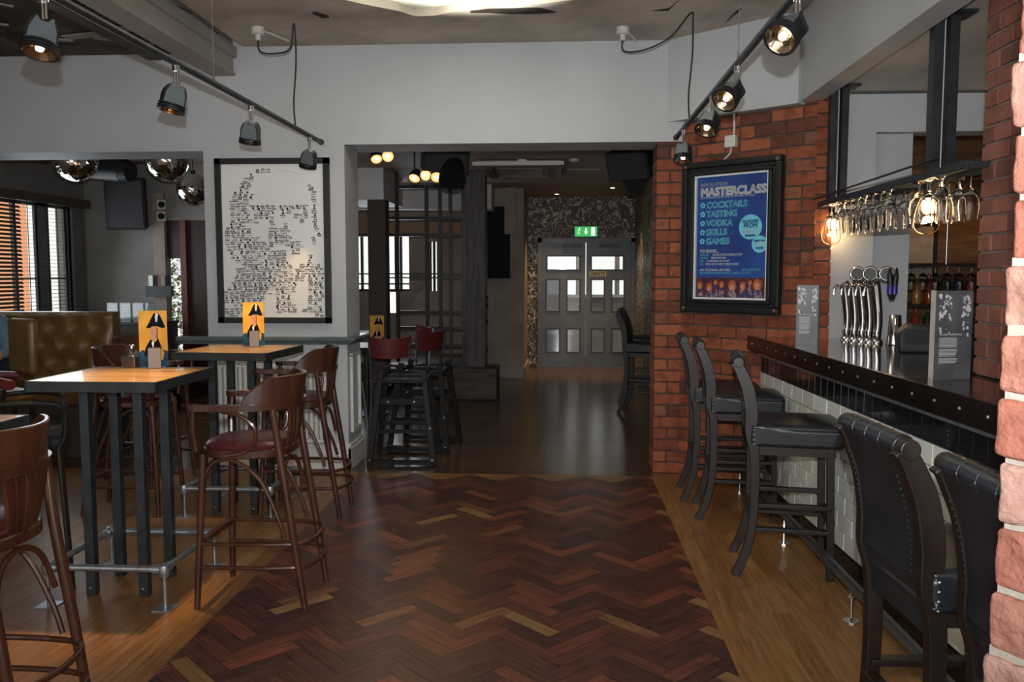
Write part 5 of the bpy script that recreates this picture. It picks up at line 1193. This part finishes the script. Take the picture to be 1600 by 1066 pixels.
# big timber post on a plinth, platform and lattice
t = thing('timber_post', 'big grey timber post on a weathered box plinth in the back room', 'post', (-1.07, 10.5, 0))
bm = nb(); bb(bm, (-.135, -.13, .38), (.125, .13, 2.79)); obj('post', bm, M['timber'], t, bevel=.008)
bm = nb(); bb(bm, (-.27, -.28, 0), (.27, .28, .385)); obj('plinth', bm, M['plinthwood'], t, bevel=.008)
for z in (.60, .95, 1.15, 1.25): bm = nb(); cyl(bm, (.125, -.05, z), (.15, -.05, z), .02, seg=8); obj('bolt_head', bm, M['black'], t)
bm = nb(); bb(bm, (-2.9, 10.35, 0), (-1.35, 12.4, .36)); struct('trim_14', bm, M['darkwall'])
t = thing('lattice_screen', 'dark wooden lattice screen with uneven squares left of the big post', 'screen', (-1.65, 10.5, .36))
for px, z0_, z1_ in ((621, .36, 2.79), (667, .36, 2.6), (688, .36, 2.6), (704, .36, 2.6), (724, .36, 2.79)):
    x = at(px, 400, 10.5).x; bm = nb(); bb(bm, (x+1.65-.02, -.03, z0_-.36), (x+1.65+.02, .03, z1_-.36)); obj('upright', bm, M['stoolwood'], t)
for py, x0_, x1_ in ((292, 621, 727), (341, 604, 727), (367, 560, 727), (428, 560, 727), (434, 604, 727), (488, 621, 727), (513, 621, 727), (540, 621, 727), (570, 621, 727)):
    a, b = at(x0_, py, 10.5), at(x1_, py, 10.5); zc = at(680, py, 10.5).z-.36; hh = .008 if py in (428, 434) else .02
    bm = nb(); bb(bm, (a.x+1.65, -.02, zc-hh), (b.x+1.65, .02, zc+hh)); obj('rail', bm, M['stoolwood'], t)
t = thing('timber_post', 'dark reddish post at the left of the back room, behind the red chairs', 'post', (at(592, 400, 10.2).x, 10.2, 0)); bm = nb(); bb(bm, (-.11, -.11, 0), (.11, .11, 2.43)); obj('post', bm, mat('dark_red_brown_timber', (.05, .028, .024), .6), t, bevel=.01)
# windows behind (frames) and the black panel
bm = nb()
for px in (565, 586, 604, 618, 626, 641, 672, 678, 684): x = at(px, 400, 12.55).x; bb(bm, (x-.015, 12.55, 1.28), (x+.015, 12.62, 2.11))
bb(bm, (-3.1, 12.55, 1.27), (-2.28, 12.65, 1.31)); bb(bm, (-3.1, 12.55, 1.38), (-2.28, 12.62, 1.40)); struct('window_3', bm, M['darkwall'])
bm = nb(); bb(bm, (-3.1, 12.6, 1.28), (-2.28, 12.605, 2.11)); bb(bm, (-1.97, 12.6, 1.28), (-1.86, 12.605, 2.02)); struct('window_3_glass', bm, M['pane'])
a, b = at(758, 323, 12.45), at(797, 435, 12.45); t = thing('black_curtain', 'black panel like a drape high on the beige back wall', 'panel', ((a.x+b.x)/2, 12.46, b.z))
bm = nb(); n_ = 26; w_ = b.x-a.x; P = [(-w_/2+w_*i/n_, -.02-.012*math.sin(i*1.9)) for i in range(n_+1)]; prism(bm, P+[(w_/2, .03), (-w_/2, .03)], 0, a.z-b.z); obj('drape', bm, M['blackmatt'], t)
bm = nb(); bb(bm, (-w_/2-.01, -.04, -.02), (w_/2+.01, .03, .0)); obj('bottom_batten', bm, M['black'], t)
# red cafe chairs, dark table
def cafe_chair():
    t = thing('cafe_chair', '', 'chair', (0, 0, 0))
    bm = nb(); P = [(.2*math.cos(a)*(1+.1*math.cos(a)), .2*math.sin(a)) for a in [i*2*math.pi/24 for i in range(24)]]; prism(bm, P, .45, .475); obj('seat', bm, M['redseat'], t, bevel=.006, smooth=True)
    bm = nb(); rg = []
    for i in range(9):
        y = -.2+i*.05; x = -.20-.05*(1-(y/.2)**2); zz = .70+.02*(y/.2)**2; rg.append([bm.verts.new((x, y, zz)), bm.verts.new((x-.014, y, zz)), bm.verts.new((x-.034, y*1.08, .90+.03*(y/.2)**2)), bm.verts.new((x-.020, y*1.08, .90+.03*(y/.2)**2))])
    for A, Bq in zip(rg, rg[1:]):
        for k in range(4): bm.faces.new((A[k], A[(k+1) % 4], Bq[(k+1) % 4], Bq[k]))
    bm.faces.new(rg[0][::-1]); bm.faces.new(rg[-1]); obj('backrest', bm, M['redseat'], t, bevel=.003, smooth=True)
    for s in (-1, 1):
        bm = nb(); tube(bm, [(-.27, s*.20, 0), (-.20, s*.185, .44), (-.225, s*.195, .75), (-.25, s*.205, .90)], .012, 8); obj('leg', bm, M['greymetal'], t, smooth=True)
        bm = nb(); tube(bm, [(.21, s*.19, 0), (.17, s*.15, .45)], .012, 8); obj('leg', bm, M['greymetal'], t, smooth=True)
    bm = nb(); bar(bm, (-.2, 0, .44), (.15, 0, .44), .03, .02); obj('seat_support', bm, M['greymetal'], t)
    return t
cc = cafe_chair()
CL = [((-1.62, 9.35), 140, 'dark red cafe chair with grey metal legs nearest the big timber post'), ((-1.85, 9.95), 215, 'dark red cafe chair pushed in at the far side of the dark table'),
      ((-2.2, 8.25), 80, 'dark red cafe chair just past the white pillar, in front of the dark table'), ((-1.76, 8.45), 105, 'dark red cafe chair just behind the one beside the pillar'), ((-2.95, 10.0), -10, 'dark red chair in the shadow at the far left of the back room')]
for i, (p, rz, lb) in enumerate(CL):
    if i == 0: cc.location = (*p, 0); cc.rotation_euler = (0, 0, R(rz)); cc['label'] = lb; cc['group'] = 'red cafe chairs'
    else: dup(cc, (*p, 0), R(rz), lb, 'red cafe chairs')
t = thing('cafe_table', 'dark square cafe table with a golden menu among the red chairs', 'table', (-2.15, 9.15, 0))
bm = nb(); bb(bm, (-.42, -.35, .73), (.42, .35, .76)); obj('top', bm, M['stoolwood'], t, bevel=.004)
bm = nb(); cyl(bm, (0, 0, .02), (0, 0, .73), .035); obj('pedestal', bm, M['black'], t, smooth=True); bm = nb(); lathe(bm, [(.24, 0), (.24, .012), (.04, .03), (0, .03)], seg=24); obj('base', bm, M['black'], t, smooth=True)
p = Vector((-2.02, 9.1, .762)); menu('golden menu card on the dark cafe table in the back room', tuple(p), R(12), 1.12)
t = holder('steel menu holder on the dark cafe table in the back room', (p.x, p.y, .761), R(12))
t = thing('salt_shaker', 'small glass salt shaker on the dark cafe table by the pillar', 'salt shaker', (-2.4, 9.0, .761)); bm = nb(); lathe(bm, [(0, 0), (.02, 0), (.02, .04), (.012, .05), (0, .05)], seg=14); obj('jar', bm, M['glass'], t, smooth=True); bm = nb(); lathe(bm, [(.015, .05), (.016, .07), (0, .075)], seg=14); obj('cap', bm, M['chrome'], t, smooth=True)
# wooden high chairs
def high_chair():
    t = thing('high_chair', '', 'high chair', (0, 0, 0)); K = M['blackwood']; Hh = .76
    for s in (-1, 1):
        for q in (-1, 1):
            bm = nb(); bar(bm, (q*.26, s*.25, .0), (q*.17, s*.15, Hh), .035, .045, ref=(1, 0, 0)); obj('leg', bm, K, t, bevel=.003)
        bm = nb(); bar(bm, (-.27, s*.252, .028), (.27, s*.252, .028), .03, .05, ref=(0, 1, 0)); obj('floor_runner', bm, K, t)
        bm = nb(); bar(bm, (-.20, s*.165, .68), (.20, s*.165, .68), .03, .07, ref=(0, 1, 0)); obj('side_rail', bm, K, t)
        bm = nb(); bar(bm, (s*.19, -.16, .70), (s*.19, .16, .70), .025, .05, ref=(1, 0, 0)); obj('end_rail', bm, K, t)
        bm = nb(); bar(bm, (-.22, s*.2, .27), (.22, s*.2, .27), .02, .03); obj('cross_bar', bm, K, t)
    bm = nb(); bx(bm, (0, 0, .50), (.36, .32, .02)); st_ = obj('seat', bm, K, t)
    bm = nb(); bx(bm, (0, -.175, .51), (.38, .02, .05)); obj('front_bar', bm, K, t)
    bm = nb()
    for x, y, z in ((-.17, -.185, .68), (.17, -.185, .68), (-.11, -.19, .51), (.10, -.19, .51), (-.25, -.275, .05), (.25, -.275, .05), (.23, -.225, .3)): cyl(bm, (x, y+.003, z), (x, y-.004, z), .008, seg=8)
    obj('screw_caps', bm, M['galv'], t); return t
hc = high_chair(); hc.location = (-1.30, 6.88, 0); hc.rotation_euler = (0, 0, R(3)); tag(hc, 'dark wooden child high chair frame standing beside the white pillar', 'high chair', 'child high chairs')
dup(hc, (-1.22, 7.43, 0), R(-6), 'dark wooden child high chair behind the one beside the pillar', 'child high chairs')
# cluttered tables at the far left windows
t = thing('dining_table', 'dark table by the far bright windows behind the reddish post', 'table', (-2.9, 11.2, 0)); bm = nb(); bb(bm, (-.3, -.35, .73), (.45, .35, .76)); obj('top', bm, M['stoolwood'], t)
for x in (-.25, .4):
    for y in (-.3, .3): bm = nb(); bb(bm, (x-.02, y-.02, 0), (x+.02, y+.02, .73)); obj('leg', bm, M['black'], t)

# ================= PERSON at the left edge =================
def person():
    p = Vector((-5.06, 6.98, 0)); t = thing('person', 'person in a pale blue top on the booth sofa, cut off by left edge', 'person', tuple(p), R(4))
    def skin(name, pts, edges, m, sub=2, root=0):
        me = bpy.data.meshes.new(name); me.from_pydata([q[:3] for q in pts], edges, []); o = bpy.data.objects.new(name, me); C.objects.link(o); o.parent = t; me.materials.append(m)
        md = o.modifiers.new('skin', 'SKIN'); md.use_smooth_shade = True
        for i, q in enumerate(pts): me.skin_vertices[0].data[i].radius = (q[3], q[4] if len(q) > 4 else q[3])
        me.skin_vertices[0].data[root].use_root = True
        s = o.modifiers.new('sub', 'SUBSURF'); s.levels = s.render_levels = sub; return o
    # body: pelvis, spine, neck, head, arms with hands, legs (faces -y, seated)
    P = [(0, .08, .66, .15, .13), (0, .12, .85, .14, .11), (0, .12, 1.04, .17, .11), (0, .10, 1.16, .10, .08), (0, .08, 1.22, .055), (0, .06, 1.30, .08, .09), (0, .06, 1.40, .075, .09)]
    E = [(0, 1), (1, 2), (2, 3), (3, 4), (4, 5), (5, 6)]
    for s in (-1, 1):
        n0 = len(P); P += [(s*.19, .10, 1.12, .065), (s*.25, .06, .90, .045), (s*.20, -.14, .78, .037), (s*.13, -.20, .77, .035, .02)]; E += [(3, n0), (n0, n0+1), (n0+1, n0+2), (n0+2, n0+3)]
        for k in range(4): m_ = len(P); P += [(s*(.11-.004*k), -.235+.0, .79-.018*k, .010), (s*(.085-.004*k), -.27, .78-.018*k, .008), (s*(.06), -.28, .765-.017*k, .007)]; E += [(n0+3, m_), (m_, m_+1), (m_+1, m_+2)]
        m_ = len(P); P += [(s*.15, -.23, .81, .011), (s*.14, -.26, .825, .009)]; E += [(n0+3, m_), (m_, m_+1)]
        m_ = len(P); P += [(s*.10, -.02, .66, .09), (s*.13, -.38, .64, .07), (s*.13, -.42, .30, .055), (s*.13, -.40, .09, .04), (s*.13, -.52, .05, .04, .03)]; E += [(0, m_), (m_, m_+1), (m_+1, m_+2), (m_+2, m_+3), (m_+3, m_+4)]
    skin('body', P, E, M['skin'])
    Q = [(0, .08, .66, .165, .145), (0, .12, .85, .16, .13), (0, .12, 1.04, .19, .13), (0, .11, 1.13, .12, .1)]; E2 = [(0, 1), (1, 2), (2, 3)]
    for s in (-1, 1): n0 = len(Q); Q += [(s*.19, .10, 1.12, .078), (s*.255, .055, .90, .06), (s*.23, -.04, .83, .052)]; E2 += [(3, n0), (n0, n0+1), (n0+1, n0+2)]
    skin('blue_top', Q, E2, M['shirt'])
    Q = [(0, .08, .66, .17, .15)]; E3 = []
    for s in (-1, 1): n0 = len(Q); Q += [(s*.10, -.02, .66, .10), (s*.13, -.38, .64, .082), (s*.13, -.42, .30, .068), (s*.13, -.40, .12, .06)]; E3 += [(0, n0), (n0, n0+1), (n0+1, n0+2), (n0+2, n0+3)]
    skin('trousers', Q, E3, M['trouser'])
    skin('hair', [(0, .10, 1.44, .085, .085), (0, .13, 1.36, .075, .06)], [(0, 1)], M['hair'])
    bm = nb(); 
    for s in (-1, 1): bmesh.ops.create_uvsphere(bm, u_segments=10, v_segments=8, radius=.012, matrix=Matrix.Translation((s*.032, -.028, 1.37)))
    obj('eyes', bm, M['card'], t, smooth=True)
    bm = nb(); prism(bm, [(-.014, 0), (.014, 0), (0, -.028)], 0, .04, M4=Matrix.Translation((0, -.02, 1.325))); obj('nose', bm, M['skin'], t, smooth=True, bevel=.004)
    bm = nb(); bx(bm, (0, -.022, 1.295), (.045, .012, .010)); obj('mouth', bm, M['burgundy'], t, bevel=.004)
person()

# unseen spot added below the fallen plaster hole to brighten its cream backing
lamp('hole_fill_spot', 'SPOT', (-.6, 4.9, 2.2), 200, (1, .97, .88), .05, aim=(-.6, 4.95, 3.33), spot=78, blend=.3)
lamp('back_window_daylight', 'AREA', (-2.6, 12.3, 1.7), 9, (.85, .93, 1), 1.0, aim=(-1.6, 8, .8))
lamp('left_room_daylight', 'AREA', (XW+.3, 8.2, 1.6), 12, (.85, .93, 1), 1.2, aim=(-3, 8.2, 1.2))
